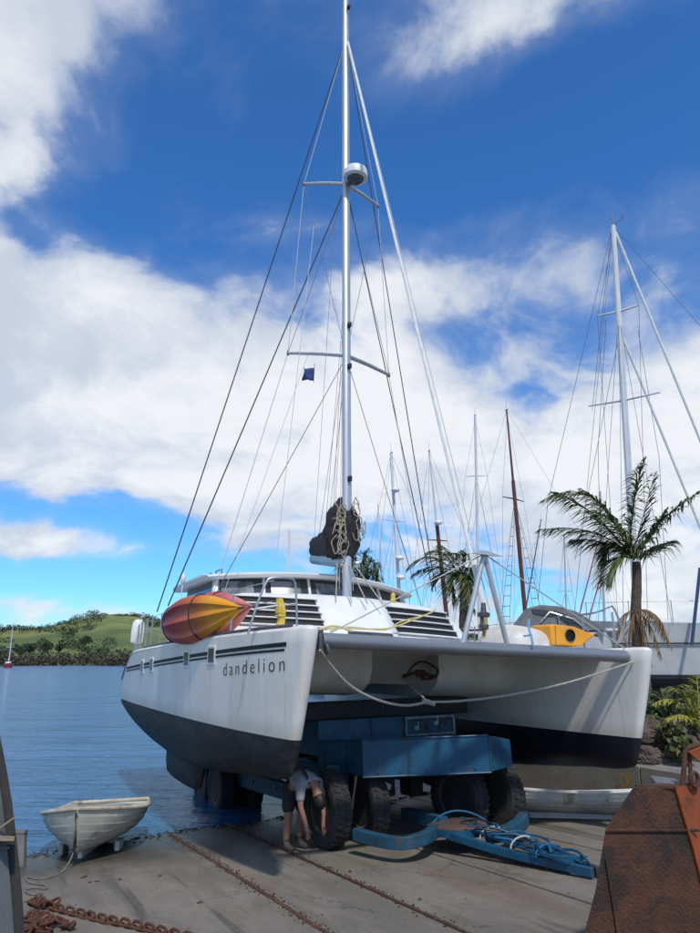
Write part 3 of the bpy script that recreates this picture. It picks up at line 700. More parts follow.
# ---------------- rigging, each wire a part
def wire(name, P, r, m_, sag=0):
    g = G(); g.tube(cat_pts(P[0], P[1], sag, 8) if sag else P, r, 6); return g.build(name, m_, boat)
m40, m37 = mpx(38), mpx(45)
wire('forestay', [m37 + Vector((.1, 0, 0)), fd + Vector((0, 0, .45))], .030, SAILW)
wire('halyard', [m37 + Vector((.12, .02, 0)), fd + Vector((-.02, .12, .4))], .007, LWIRE)
cps, cpp = Vector((-6.0, -3.05, .05)), Vector((-6.0, 3.05, .05))
for sg in (-1, 1):
    cp = cps if sg < 0 else cpp
    wire('cap_shroud', [m40, SPR['u', sg], SPR['l', sg], Vector((-5.7, sg * 2.6, .1))], .008, LWIRE)
    wire('diagonal_stay', [mpx(190), SPR['l', sg]], .007, WIRE)
    wire('lower_shroud', [mpx(357), Vector((-5.9, sg * 2.7, .1))], .008, WIRE)
    wire('inner_stay', [SPR['u', sg], mpx(355)], .006, WIRE)
wire('running_backstay', [m40, bp(157, 612, 1, -3.0)], .014, DWIRE)
wire('running_backstay', [mpx(186), bp(168, 606, 1, -3.0)], .014, DWIRE)
wire('running_backstay', [mpx(186), bp(433, 592, 1, 2.9)], .013, DWIRE)
wire('running_backstay', [m40, bp(436, 592, 1, 3.0)], .013, DWIRE)
wire('topping_lift', [m40, be], .006, LWIRE)
for k, x in enumerate((-1.2, -2.3, -3.4)):
    for sg in (-1, 1): wire('lazy_jack', [mpx(300 if k < 2 else 357) + Vector((-.05, sg * .03, 0)), bz.lerp(be, -x / 4.7) + Vector((0, sg * .12, .05))], .005, WIRE)
wire('flag_halyard', [SPR['l', -1].lerp(mpx(354), .35), Vector((-5.7, -2.2, 1.0))], .005, LWIRE)
wire('flag_halyard', [bp(276, 560, 1, -2.2), bp(314, 226, 1, -.9)], .006, LWIRE)
wire('bridle_stay', [pk, xa + Vector((0, .1, .08))], .009, LWIRE); wire('bridle_stay', [pk, xb + Vector((0, -.1, .08))], .009, LWIRE)
for sg in (-1, 1): wire('halyard', [mpx(120), mpx(590) + Vector((0, sg * .15, 0))], .006, LWIRE)
for k in range(4): wire('halyard_tail', [mpx(566) + Vector((.12, -.25 + .13 * k, 0)), Vector((-4.35 + .1 * k, -.45 + .28 * k, .80))], .012, ROPE)
# ---------------- rails
def rail(px_pts, x, name='pulpit_rail', r=.016, ax=0):
    g = G(); g.tube(spline([bp(a, b, ax, x) for a, b in px_pts], 4), r, 8); return g.build(name, STEEL, boat)
rail([(297, 630), (296.5, 605), (295, 583), (289, 578), (272, 578), (266, 583), (257, 605), (248, 634)], -1.0)
rail([(297, 604), (275, 606), (255, 609)], -1.0)
rail([(628, 648), (621, 625), (615, 611), (612, 606)], -1.0); rail([(616, 648), (612, 612)], -1.3); rail([(612, 606), (590, 614), (560, 616)], -1.6, r=.012)
for px, x in ((232, -2.3), (207, -4), (192, -5.2), (178, -6), (168, -6.7), (157, -7.6), (152, -8.2), (146, -8.9), (141, -9.4)):
    a = Vector((x, -HC - half(x, zsh(-x)) + .1, zsh(-x) + .05)); g = G(); g.tube([a, a + Vector((0, 0, .62))], .014 if x > -8 else .02, 6); g.build('stanchion', STEEL, boat)
for zz in (.35, .62):
    g = G(); g.tube([Vector((x, -HC - half(x, zsh(-x)) + .1, zsh(-x) + .05 + zz)) for x in (-1.0, -2.3, -4, -5.2, -6.7, -8.2, -9.4)], .006, 5); g.build('guard_wire', STEEL, boat)
for x in (-1.6, -3.2, -5, -7, -9):
    a = Vector((x, HC + half(x, zsh(-x)) - .1, zsh(-x) + .05)); g = G(); g.tube([a, a + Vector((0, 0, .62))], .014, 6); g.build('stanchion', STEEL, boat)
for zz in (.35, .62):
    g = G(); g.tube([Vector((x, HC + half(x, zsh(-x)) - .1, zsh(-x) + .05 + zz)) for x in (-1.0, -3.2, -5, -7, -9)], .006, 5); g.build('guard_wire', STEEL, boat)
for y in (-.9, .5, 1.1, 1.7, 2.2):
    a = Vector((xf(y, .5) + .08, y, .05)); g = G(); g.tube([a + Vector((.2, 0, 0)), a + Vector((.15, 0, .22)), a + Vector((.12, .25, .22)), a + Vector((.15, .3, 0))], .01, 6); g.build('deck_handrail', STEEL, boat)
# ---------------- things carried on board
def hang(px, py, x, **k): return BM @ bp(px, py, 0, x)
def kayak_mat(name, a, b_, c):
    m = bpy.data.materials.new(name); m.use_nodes = True; b = NB(m.node_tree); p = m.node_tree.nodes['Principled BSDF']
    tc = b.n('ShaderNodeTexCoord'); se = b.n('ShaderNodeSeparateXYZ'); b.put(se.inputs[0], tc.outputs['Object'])
    x = b.m('ADD', se.outputs[0], b.m('MULTIPLY', b.m('SUBTRACT', b.noise(tc.outputs['Object'], 2.5, 4, .6), .5), .5))
    col = b.mix(b.ramp(x, -.5, .45), a + (1,), b_ + (1,)); col = b.mix(b.ramp(x, .45, 1.25), col, c + (1,))
    b.put(p.inputs['Base Color'], col); p.inputs['Roughness'].default_value = .5; p.inputs['Specular IOR Level'].default_value = .3; return m
KA = kayak_mat('red to yellow polyethylene', (.36, .02, .018), (.50, .10, .015), (.72, .30, .01))
KB = kayak_mat('pink red polyethylene', (.42, .05, .06), (.46, .07, .08), (.55, .20, .18))
def kayak(label, m_, tail, nose, wid, thick, roll):
    o = thing('kayak', label, 'kayak', group='kayaks lashed to the starboard rail')
    a, b = Vector(tail), Vector(nose); ln = (b - a).length; X = (b - a).normalized(); Y = Vector((0, 0, 1)).cross(X).normalized(); Z = X.cross(Y)
    rot = Matrix((X, Y, Z)).transposed().to_4x4() @ Matrix.Rotation(roll, 4, 'X')
    o.matrix_world = Matrix.Translation((a + b) / 2) @ rot
    g = G(); rings = []; n = 22; hl = ln / 2
    for i in range(n + 1):
        s_ = -1 + 2 * i / n; x = s_ * hl; w_ = max(.012, wid / 2 * (1 - abs(s_) ** 1.9) ** 1.0); h = max(.02, thick * (1 - abs(s_) ** 2.2)); up = .10 * abs(s_) ** 3
        ring = []
        for k in range(28):
            q = 2 * math.pi * k / 28; cy_, cz_ = math.cos(q), math.sin(q)
            y = w_ * abs(cy_) ** .8 * (1 if cy_ > 0 else -1); z = h * .5 * abs(cz_) ** .75 * (1 if cz_ > 0 else -1)
            if cz_ < -.2 and abs(s_) < .95: z += .06 * (1 if abs(abs(y) / max(w_, .01) - .42) < .12 else 0) * (h / thick)   # hull channels
            if cz_ > .5 and abs(s_) < .6: z -= h * .22 * (1 - abs(y) / w_)
            ring.append((x, y, z + up))
        rings.append(ring)
    g.loft(rings); g.build('shell', m_, o, angle=50)
    for x in (-.45 * hl, .30 * hl):
        s_ = x / hl; w_ = wid / 2 * (1 - abs(s_) ** 1.9) + .012; h = thick * (1 - abs(s_) ** 2.2) * .5 + .03
        g = G(); g.tube([(x, w_ * math.cos(q), h * math.sin(q) - .005) for q in (2 * math.pi * k / 20 for k in range(21))], .01, 5); g.build('strap', DWIRE, o)
    g = G(); g.tube([(hl - .06, 0, .1), (hl + .03, 0, .12), (hl + .03, 0, .05), (hl - .04, 0, .04)], .012, 6); g.build('toggle', BLACK, o)
    return o
t0 = BM @ bp(163, 630, 1, -3.32); 
kayak('orange red kayak with yellow nose lashed outside the starboard rail', KA, BM @ Vector((-5.75, -3.40, .20)), BM @ Vector((-1.95, -3.06, .34)), .76, .44, R(-80))
kayak('pinkish red kayak tucked inboard behind the orange one', KB, BM @ Vector((-6.0, -2.80, .40)), BM @ Vector((-3.0, -2.58, .46)), .78, .38, R(-72))
# yellow rope bundle on the starboard pulpit
q = bp(281, 602, 0, -1.02)
yr = thing('rope_bundle', 'yellow rope bundle hanging on the starboard bow rail', 'rope'); yr.matrix_world = BM @ Matrix.Translation(q)
g = G()
for k in range(9):
    a = k * .7; dx, dy = .035 * math.cos(a), .035 * math.sin(a)
    g.tube(spline([(dx * .6, dy * .6 - .02, .04), (dx * 1.5, dy * 1.4, -.1), (dx * .9, dy * .9 + .02, -.22), (dx * 1.5, dy * 1.3, -.36 - .03 * math.sin(k * 3))], 4), .022, 6)
for z in (-.14, -.18): g.lathe([(.062, z - .012), (.07, z), (.062, z + .012)], 12)
g.build('coil', YROPE, yr)
# blue flag under the starboard spreader
q = bp(314.5, 366, 1, SPR['l', -1].y * .55)
fl = thing('courtesy_flag', 'small navy flag flying below the lower spreader', 'flag'); fl.matrix_world = BM @ Matrix.Translation(q)
g = G(); rows = []
for i in range(9):
    t = i / 8; rows.append([(.06 * math.sin(t * 7 + j * .8) * t, -.26 * t + .0 * j, -.05 - .30 * j / 5 - .06 * t * (1 + .3 * math.sin(j))) for j in range(6)])
g.loft(rows, False, False, False); o = g.build('cloth', FLAGM, fl); o.modifiers.new('s', 'SOLIDIFY').thickness = .004
g = G(); g.tube([(0, 0, .06), (0, 0, -.4)], .006, 6); g.build('hoist_line', DWIRE, fl)
# white rolled lifebuoy sling at the starboard quarter
q = Vector((-9.55, -3.12, -.1)); ls = thing('lifebuoy_case', 'white lifebuoy case standing on the starboard quarter', 'lifebuoy'); ls.matrix_world = BM @ Matrix.Translation(q)
g = G(); rings = [[(wx * math.cos(a), wx * 1.5 * math.sin(a), z) for a in (2 * math.pi * k / 14 for k in range(14))] for z, wx in ((.12, .06), (.16, .09), (.4, .10), (.62, .085), (.68, .05))]
g.loft(rings); g.build('case', DECKW, ls); g = G(); g.tube([(0, 0, -.1), (0, 0, .2)], .03, 8); g.build('bracket', STEEL, ls)
# tender upturned on the fore deck and yellow moulded boat at the port bow
# white upturned tender
pa_ = bp(489, 642, 0, -1.9); pb_ = bp(541, 642, 0, -1.9)
td = thing('upturned_tender', 'white upturned tender lying on the fore deck behind the metal A frame', 'dinghy'); td.matrix_world = BM @ Matrix.Translation((pa_.x, (pa_.y + pb_.y) / 2, -.02))
wdt = (pb_.y - pa_.y)
g = G(); rings = []
for i in range(11):
    s_ = i / 10; y = (-.5 + s_) * wdt; e = (1 - abs(2 * s_ - 1) ** 3.2) ** .6
    hh = .12 + .30 * e * (1.08 - .25 * s_); dd = .20 + .45 * e
    rings.append([(dd * math.cos(q) * .9, y, max(0, math.sin(q)) ** .6 * hh) for q in (math.pi * k / 12 for k in range(13))])
g.loft(rings, False, True, True); g.build('shell', DORYIN, td, angle=50)
g = G(); g.tube([rings[i][0] for i in range(11)], .025, 6); g.tube([rings[i][-1] for i in range(11)], .025, 6); g.build('gunwale', DECKW, td)
# yellow moulded child's boat with a round black hatch
ya, yb = bp(541, 645, 0, -1.55), bp(592, 645, 0, -1.35)
yt = thing('yellow_play_boat', 'yellow plastic play boat with round black hatch on the port fore deck', 'boat'); yt.matrix_world = BM @ Matrix.Translation(ya)
ly = (yb - ya).length
M_ = Matrix(((0, 0, 1, 0), (1, 0, 0, 0), (0, 1, 0, 0), (0, 0, 0, 1)))
poly = [(0, .0), (0, .30), (.06, .325), (ly * .55, .31), (ly * .86, .235), (ly, .215), (ly, .175), (ly * .86, .12), (ly * .66, .0)]
g = G(); g.prism(poly, M_ @ Matrix.Translation((0, 0, -.25)), .5); g.build('shell', YPL, yt, bevel=.03)
g = G(); g.lathe([(0, .0), (.085, 0), (.085, .02), (.10, .022), (.10, .0)], 20, Matrix.Translation((.252, ly * .42, .165)) @ Matrix.Rotation(R(90), 4, 'Y')); g.build('hatch', BLACK, yt)
g = G(); g.tube([(.256, .09, .02), (.256, .09, .30)], .008, 6); g.build('seam', mat('shade yellow', (.5, .2, .02), rough=.5), yt)
g = G(); g.tube([(.25, ly, .2), (.26, ly + .05, .19)], .02, 6); g.build('nose_toggle', RUST, yt)
# blue lashing on the cross beam
q = bp(527, 645, 0, -.36); bs = thing('blue_strap', 'light blue strap tied round the crossbeam', 'strap'); bs.matrix_world = BM @ Matrix.Translation(q)
g = G(); g.tube(spline([(.0, 0, -.1), (.11, 0, -.02), (.09, .01, .1), (.02, .03, .22), (.0, .05, .36)], 5), .018, 6); g.tube([(.0, -.06, .12), (.06, .05, .14)], .015, 6); g.build('webbing', mat('pale blue webbing', (.18, .34, .52), rough=.8), bs)
# yellow lines across the fore deck
yl = thing('yellow_lines', 'yellow rope running across the foredeck behind the crossbeam', 'rope'); yl.matrix_world = BM
g = G(); P = [bp(px, py, 0, -2.9) for px, py in ((323, 629), (345, 628), (365, 629), (390, 628), (410, 621), (430, 613), (436, 609))]
g.tube(spline(P, 5), .014, 6); P = [bp(px, py, 0, -2.9) for px, py in ((330, 631), (350, 627), (385, 630), (400, 622), (425, 615))]; g.tube(spline(P, 5), .012, 6)
P = [bp(px, py, 0, -2.7) for px, py in ((318, 630), (334, 626), (352, 631))]; g.tube(spline(P, 5), .02, 6)
g.build('line', mat('pale yellow rope', (.55, .47, .20), (.45, .38, .15), 30, .85), yl)
g = G(); q = bp(393, 598, 0, -4.6); yb2 = thing('yellow_bundle', 'small yellow cloth bundle tied to a line by the starboard cabin front', 'cloth'); yb2.matrix_world = BM @ Matrix.Translation(q)
yb2['label'] = 'small yellow cloth bundle on the cabin roof right of the mast'
g.lathe([(.015, .1), (.05, .07), (.045, 0), (.065, -.08), (.05, -.16), (.01, -.2)], 9); g.build('cloth', YROPE, yb2)
g = G(); g.tube([(0, 0, .1), (-.02, 0, .9)], .006, 5); g.tube([(0, 0, -.15), (0.0, 0, -.3)], .02, 5); g.build('tie_line', LWIRE, yb2)
# mooring bridle slung between the bows
br = thing('mooring_bridle', 'pale mooring bridle rope sagging between the two bows', 'rope'); br.matrix_world = BM
k_ = bp(428, 702, 0, -.9)
def px_rope(g, pts, r): g.tube(spline(pts, 5), r, 7)
g = G(); px_rope(g, [bp(320, 650, 0, -.22), bp(333, 668, 0, -.4), bp(352, 687, 0, -.6), bp(378, 700, 0, -.75), bp(405, 705.5, 0, -.85), k_], .017); g.build('rope_leg', ROPE, br)
g = G(); px_rope(g, [k_, bp(460, 701, 0, -.85), bp(510, 695, 0, -.75), bp(570, 682, 0, -.5), bp(633, 662, 0, -.22)], .016); g.build('rope_leg', ROPE, br)
g = G(); px_rope(g, [k_, bp(415, 690, 0, -1.6), bp(402, 678, 0, -2.4)], .014); g.build('rope_leg', ROPE, br)
g = G(); g.lathe([(.03, -.03), (.05, 0), (.03, .03)], 10, Matrix.Translation(k_)); g.tube([k_ + Vector((0, -.08, .03)), k_ + Vector((0, .10, -.03))], .03, 6); g.build('splice', ROPE, br)

# ================================================================== BLUE BOAT TRAILER
tw = bw((-2.0, 0, 0)); t_z = gz(tw.x, tw.y)
tr = thing('boat_trailer', 'blue hydraulic boat trailer with big tyres under the catamaran', 'trailer')
Ft = Vector((math.sin(TH), -math.cos(TH), 0)); 
Ft.z = (gz(tw.x + Ft.x, tw.y + Ft.y) - t_z); Ft.normalize(); Pt = Vector((math.cos(TH), math.sin(TH), 0)); Pt.z = gz(tw.x + Pt.x, tw.y + Pt.y) - t_z; Pt.normalize(); Ut = Ft.cross(Pt)
TM = Matrix.Translation((tw.x, tw.y, t_z)) @ Matrix((Ft, Pt, Ut)).transposed().to_4x4(); tr.matrix_world = TM; TMI = TM.inverted()
def tp(px, py, ax, v):
    o = TMI @ Vector(O); d = TMI.to_3x3() @ Vector(ray(px, py)); return o + d * ((v - o[ax]) / d[ax])
def tl(px, py, yw): return TMI @ Vector(yp(px, py, yw))
YF = tw.y - .38
zt_, zb_ = tl(426, 738, YF).z, tl(426, 774.5, YF).z
yl_, yr_ = tl(362, 757, YF).y, tl(490, 757, YF).y
g = G()          # front beam: folded plate with swept wings
pl_ = [(tl(a, 757, y).x, tl(a, 757, y).y) for a, y in ((362, YF), (490, YF), (511.5, YF + .5), (506, YF + 1.0), (318, YF + 1.0), (318, YF + .62), (345, YF + .36))]
n = len(pl_); zz_t = [zt_, zt_, zt_ - .10, zt_ - .10, zt_ - .02, zt_ - .02, zt_ - .02]
g.add([(x, y, zb_ + (0 if i < 2 else .02)) for i, (x, y) in enumerate(pl_)] + [(x, y, z) for (x, y), z in zip(pl_, zz_t)], [tuple(range(n - 1, -1, -1)), tuple(range(n, 2 * n))] + [(i, (i + 1) % n, n + (i + 1) % n, n + i) for i in range(n)])
fb = g.build('front_beam', BLUE, tr, smooth=False, bevel=.012)
fd_ = Vector((Ft.x, Ft.y, 0))
PL, PR = Vector((*pl_[0], 0)), Vector((*pl_[1], 0)); fn = TMI.to_3x3() @ Vector((0, -1, 0))
for p in (PL, PL.lerp(PR, .0), PR):
    g = G(); g.tube([p + fn * .006 + Vector((0, 0, zb_ + .01)), p + fn * .006 + Vector((0, 0, zt_ - .01))], .012, 6); g.build('weld_seam', BLUED, fb)
for z in (zt_ + .004, zb_ - .004):
    g = G(); g.tube([PL + fn * .004 + Vector((0, 0, z)), PR + fn * .004 + Vector((0, 0, z))], .014, 6); g.build('flange', BLUE, fb)
for t in (.12, .3, .5, .7, .88):
    p = PL.lerp(PR, t) + fn * .002; g = G(); Mz = Matrix.Translation(p + Vector((0, 0, zb_ + .06))) @ fn.to_track_quat('Z', 'Y').to_matrix().to_4x4(); g.lathe([(0, 0), (.022, 0), (.022, .014), (0, .018)], 6, Mz); g.build('bolt', BLUED, fb)
# upper cross block and lift frame
zc0 = tp(386, 717, 0, -.95).z; y0, y1 = tp(318, 725, 0, -.95).y, tp(456, 725, 0, -.95).y
g = G(); g.hexa([(-.95, y0, zt_ - .25), (-.95, y1, zt_ - .25), (-1.9, y1, zt_ - .25), (-1.9, y0, zt_ - .25), (-.95, y0, zc0), (-.95, y1, zc0), (-1.9, y1, zc0), (-1.9, y0, zc0)])
ub = g.build('upper_beam', BLUE, tr, smooth=False, bevel=.015)
g = G(); ym = tp(371, 725, 0, -.95).y; g.tube([(-.945, ym, zt_), (-.945, ym, zc0)], .012, 6); g.build('weld_seam', BLUED, ub)
# control panel recess with valves
ya_, yb_ = tp(405, 730, 0, -.93).y, tp(454, 730, 0, -.93).y; za_, zb2 = zt_ - .02, zc0 - .03
g = G(); 
for a, b, c, d in ((ya_, yb_, zb2 - .02, zb2 + .01), (ya_, yb_, za_ - .02, za_), (ya_, ya_ + .025, za_, zb2), (yb_ - .025, yb_, za_, zb2)): g.box((-.925, (a + b) / 2, (c + d) / 2), (.06, b - a, d - c))
g.build('panel_frame', mat('pale frame', (.35, .36, .35), (.2, .2, .2), 8, .6), ub)
g = G(); g.box((-.94, (ya_ + yb_) / 2, (za_ + zb2) / 2), (.015, yb_ - ya_ - .05, zb2 - za_ - .02)); g.build('panel_plate', BLUED, ub)
for k, yy in enumerate((.22, .32, .45, .62, .72, .86)):
    y = ya_ + (yb_ - ya_) * yy; z = za_ + (zb2 - za_) * (.35 + .25 * (k % 2)); g = G()
    g.lathe([(.0, 0), (.035, 0), (.035, .03), (.018, .035), (.018, .07), (0, .075)], 12, Matrix.Translation((-.93, y, z)) @ Matrix.Rotation(R(90), 4, 'Y')); g.tube([(-.87, y, z), (-.85, y + .01, z + .10)], .009, 6); g.build('valve', DSTEEL if k % 3 else LABELW, ub)
# main side beams running aft into the water
for s_ in (-1, 1):
    g = G(); g.box((-4.6, s_ * 1.25, zb_ - .02), (8.2, .22, .34)); sb = g.build('side_beam', BLUED, tr, smooth=False, bevel=.012)
    g = G(); g.box((-4.2, s_ * 1.02, zt_ + .18), (5.0, .3, .16)); g.build('support_pad', CHAS, tr, smooth=False, bevel=.03)
    for x in (-2.3, -4.5, -6.3): g = G(); g.box((x, s_ * 1.05, zt_ - .02), (.25, .2, .34)); g.build('pad_post', BLUED, tr, smooth=False)
for x in (-2.6, -5.0, -8.0):
    g = G(); g.box((x, 0, zb_ - .02), (.2, 2.3, .24)); g.build('cross_member', CHAS, tr, smooth=False)
g = G(); g.box((-1.25, 0, zc0 + .14), (.5, 3.2, .28)); g.build('shade_block', CHAS, tr, smooth=False, bevel=.03)  # dark cross box added to keep the lit bridge deck underside looking dark
# wheels
def make_wheel(rad, wid):
    o = thing('wheel', 'x', 'x'); del o['label'], o['category']; o.parent = tr
    g = G(); hw = wid / 2
    prof = [(rad * .58, -hw * .72), (rad * .66, -hw * .92), (rad * .80, -hw), (rad * .93, -hw * .92), (rad * .985, -hw * .72), (rad, -hw * .4), (rad, hw * .4), (rad * .985, hw * .72), (rad * .93, hw * .92), (rad * .80, hw), (rad * .66, hw * .92), (rad * .58, hw * .72)]
    RX = Matrix.Rotation(R(90), 4, 'X'); g.lathe(prof, 48, RX)
    ny = 34                                        # tread lugs
    for k in range(ny):
        a = 2 * math.pi * k / ny
        for s_, sh in ((-1, 0), (1, .5)):
            aa = a + sh * 2 * math.pi / ny; Rm = Matrix.Rotation(aa, 3, 'Y')
            c_ = Rm @ Vector((rad + .004, s_ * hw * .42, 0)); g.box(c_, (.016, hw * .62, .05), Rm @ Matrix.Rotation(s_ * .35, 3, 'X'))
    ty = g.build('tyre', RUBBER, o, angle=30)
    g = G(); g.lathe([(0, -hw * .25), (rad * .14, -hw * .3), (rad * .16, -hw * .55), (rad * .30, -hw * .5), (rad * .36, -hw * .25), (rad * .47, -hw * .3), (rad * .53, -hw * .75), (rad * .60, -hw * .78), (rad * .60, hw * .78), (rad * .5, hw * .6), (rad * .4, 0), (0, 0)], 28, RX)
    for k in range(8):
        a = 2 * math.pi * k / 8; g.box((math.cos(a) * rad * .24, -hw * .55, math.sin(a) * rad * .24), (.035, .05, .035))
    g.build('rim', RIM, o, angle=40); return o
WR = .515
w0 = make_wheel(WR, .30); first = True
def put_wheel(x, y, z=WR, rz=0):
    global first
    o = w0 if first else copy_tree(w0, tr); first = False
    o.parent = tr; o.matrix_parent_inverse = Matrix(); o.matrix_basis = Matrix.Translation((x, y, z)) @ Matrix.Rotation(rz, 4, 'Z') @ Matrix.Rotation(random.uniform(0, 3), 4, 'Y')
for px, py, st_ in ((335, 854, 4), (374, 848, 4), (470, 838, 12), (506, 834, 12)):
    q = tp(px, py, 2, 0.0); q = tp(px, py - 4, 2, .02)
    q = tp(px, py - 3, 2, 0.0); put_wheel(q.x - (.22 if px != 375 else .34), q.y, WR, R(st_))
for x in (-5.0, -6.15):
    for y in (-1.68, -1.08, 1.08, 1.68): put_wheel(x, y, .44)
for s_ in (-1, 1):
    g = G(); g.box((-3.4, s_ * 1.40, .60), (5.6, .16, .26)); wb = g.build('walking_beam', BLUED, tr, smooth=False, bevel=.012)
    for x in (-1.2, -2.4, -3.6, -4.8): g = G(); g.lathe([(0, 0), (.035, 0), (.035, .02), (0, .025)], 6, Matrix.Translation((x, s_ * 1.48, .62)) @ Matrix.Rotation(R(-90 * s_), 4, 'X')); g.build('bolt', DSTEEL, wb)
# axle legs and struts at the front
for y in (-1.05, 1.2):
    g = G(); g.box((-.62, y, .9), (.16, .14, .62)); g.build('axle_leg', BLUED, tr, smooth=False, bevel=.01)
    g = G(); g.tube([(-.62, y - .42, WR), (-.62, y + .42, WR)], .06, 10); g.build('axle', CHAS, tr)
    g = G(); g.tube([(-.25, y + .05, .95), (-.5, y + .05, .35)], .035, 8); g.build('ram', STEEL if y < 0 else BLUED, tr)
g = G(); g.box((-.62, 1.42, .62), (.06, .05, .6)); g.tube([(-.4, 1.32, .75), (-.3, 1.55, .22)], .03, 6); g.tube([(-.4, 1.18, .75), (-.4, 1.55, .75)], .025, 6); g.build('wheel_bracket', BLUE, tr)
g = G(); g.box((-.9, -.3, .75), (.5, .35, .4)); g.box((-1.1, .45, .7), (.4, .3, .45)); g.build('hydraulic_pack', CHAS, tr, smooth=False, bevel=.03)
for px, py in ((386, 785), (426, 787)):
    q = tp(px, py, 0, -.45); g = G(); g.add([q + Vector((0, a, b)) for a, b in ((-.06, -.06), (-.05, .07), (.02, .03), (.09, .0), (.07, -.07))], [(0, 1, 2, 3, 4)]); o = g.build('torn_tag', LABELW, tr, smooth=False); o.modifiers.new('s', 'SOLIDIFY').thickness = .003
# drawbar: low bowed bar, turntable, tongue lying on the ramp
dd = tp(460, 828, 2, .26)
g = G(); Q = [tp(356, 834, 2, .26), tp(378, 840, 2, .24), tp(402, 843, 2, .24), tp(424, 838, 2, .26), tp(436, 830, 2, .26)]
def flat_bar(g, pts, h, wdt):
    P = spline(pts, 4); rings = []
    for i, p in enumerate(P):
        t = (P[min(i + 1, len(P) - 1)] - P[max(i - 1, 0)]).normalized(); b = Vector((t.y, -t.x, 0)).normalized()
        rings.append([p - b * wdt / 2 - Vector((0, 0, h / 2)), p + b * wdt / 2 - Vector((0, 0, h / 2)), p + b * wdt / 2 + Vector((0, 0, h / 2)), p - b * wdt / 2 + Vector((0, 0, h / 2))])
    g.loft(rings)
flat_bar(g, Q, .15, .13); db = g.build('drawbar', BLUED, tr, bevel=.01)
g = G(); flat_bar(g, [tp(488, 836, 2, .24), tp(505, 833, 2, .24), tp(518, 826, 2, .26), tp(524, 818, 2, .32)], .17, .15); g.build('drawbar_end', BLUED, db, bevel=.01)
g = G(); g.lathe([(0, .07), (.40, .07), (.43, .05), (.43, -.03), (.36, -.05), (0, -.05)], 36, Matrix.Translation(dd)); g.build('turntable', mat('rusty turntable', (.10, .06, .045), (.07, .05, .045), 5, .8, bump=.2, bscale=20), db)
g = G(); g.lathe([(.435, .04), (.46, .04), (.46, -.05), (.435, -.05)], 36, Matrix.Translation(dd)); g.build('turntable_ring', BLUE, db)
g = G(); g.box((dd.x - .8, dd.y - .1, .30), (1.1, .14, .16)); g.build('tow_yoke', BLUED, db)
te = tp(596, 872, 2, .07)
for off, m_ in ((-.16, BLUE), (.16, BLUE)):
    g = G(); flat_bar(g, [dd + Vector((.2, off * 2.2, -.02)), dd.lerp(te, .5) + Vector((0, off * 1.2, -.04)), te + Vector((0, off * .3, 0))], .10, .07); g.build('tongue_bar', m_, db, bevel=.008)
g = G(); flat_bar(g, [dd + Vector((.3, .05, .05)), dd.lerp(te, .45) + Vector((0, 0, .06)), te.lerp(dd, .12) + Vector((0, 0, .05))], .025, .34); g.build('tongue_plate', BLUE, db)
rr = random.Random(5)
for k in range(11):       # hydraulic hoses draped on the tongue
    a = rr.uniform(.02, .3); b = rr.uniform(.6, 1.02); g = G(); P = []
    ph = rr.uniform(0, 6); am = rr.uniform(.05, .28)
    for j in range(7):
        t = a + (b - a) * j / 6; p = dd.lerp(te, t); P.append(p + Vector((0, am * math.sin(ph + j * 1.3) * (1 - .3 * t), .09 + rr.uniform(0, .09) - .07 * t)))
    g.tube(spline(P, 5), rr.choice((.011, .014, .016)), 6); g.build('hose', rr.choice((BLUE, BLACK, BLUE, mat('hose blue', (.014, .12, .25), rough=.5))), db)
for t in (.28, .52, .7):
    p = dd.lerp(te, t); g = G(); g.tube([p + Vector((0, .2 * math.cos(q), .12 * math.sin(q) + .02)) for q in (math.pi * k / 10 for k in range(11))], .011, 6); g.build('hose_tie', LWIRE if t != .7 else mat('hose blue', (.02, .17, .36)), db)
g = G(); g.tube([dd + Vector((.42 * math.cos(a) + .1, .5 * math.sin(a), .02 + .15 * max(0, math.cos(a * 1.5 + 2)))) for a in (1.2 + 3.6 * k / 18 for k in range(19))], .013, 6); g.build('hose', mat('hose blue', (.02, .17, .36)), db)
# orange tail marker
q = tp(494, 777, 0, -.9); g = G(); g.box(q, (.05, .2, .06)); g.build('marker_light', RUSTO, tr, bevel=.01)
# green sheet and white bar behind the starboard side of the trailer
q = TM @ tp(325, 738, 0, -3.2); gs = thing('green_sheet', 'faded green notice sheet hanging behind the starboard bow', 'notice', q)
g = G(); g.hexa([(-.22, 0, -.05), (.22, 0, -.16), (.22, .03, -.16), (-.22, .03, -.05), (-.26, 0, .18), (.14, 0, .15), (.14, .03, .15), (-.26, .03, .18)]); g.build('sheet', GREENP, gs, smooth=False)
g = G(); g.tube([(-.26, 0, .18), (-.3, .1, .5)], .01, 5); g.tube([(.14, 0, .15), (.14, .1, .5)], .01, 5); g.build('tie', DWIRE, gs)

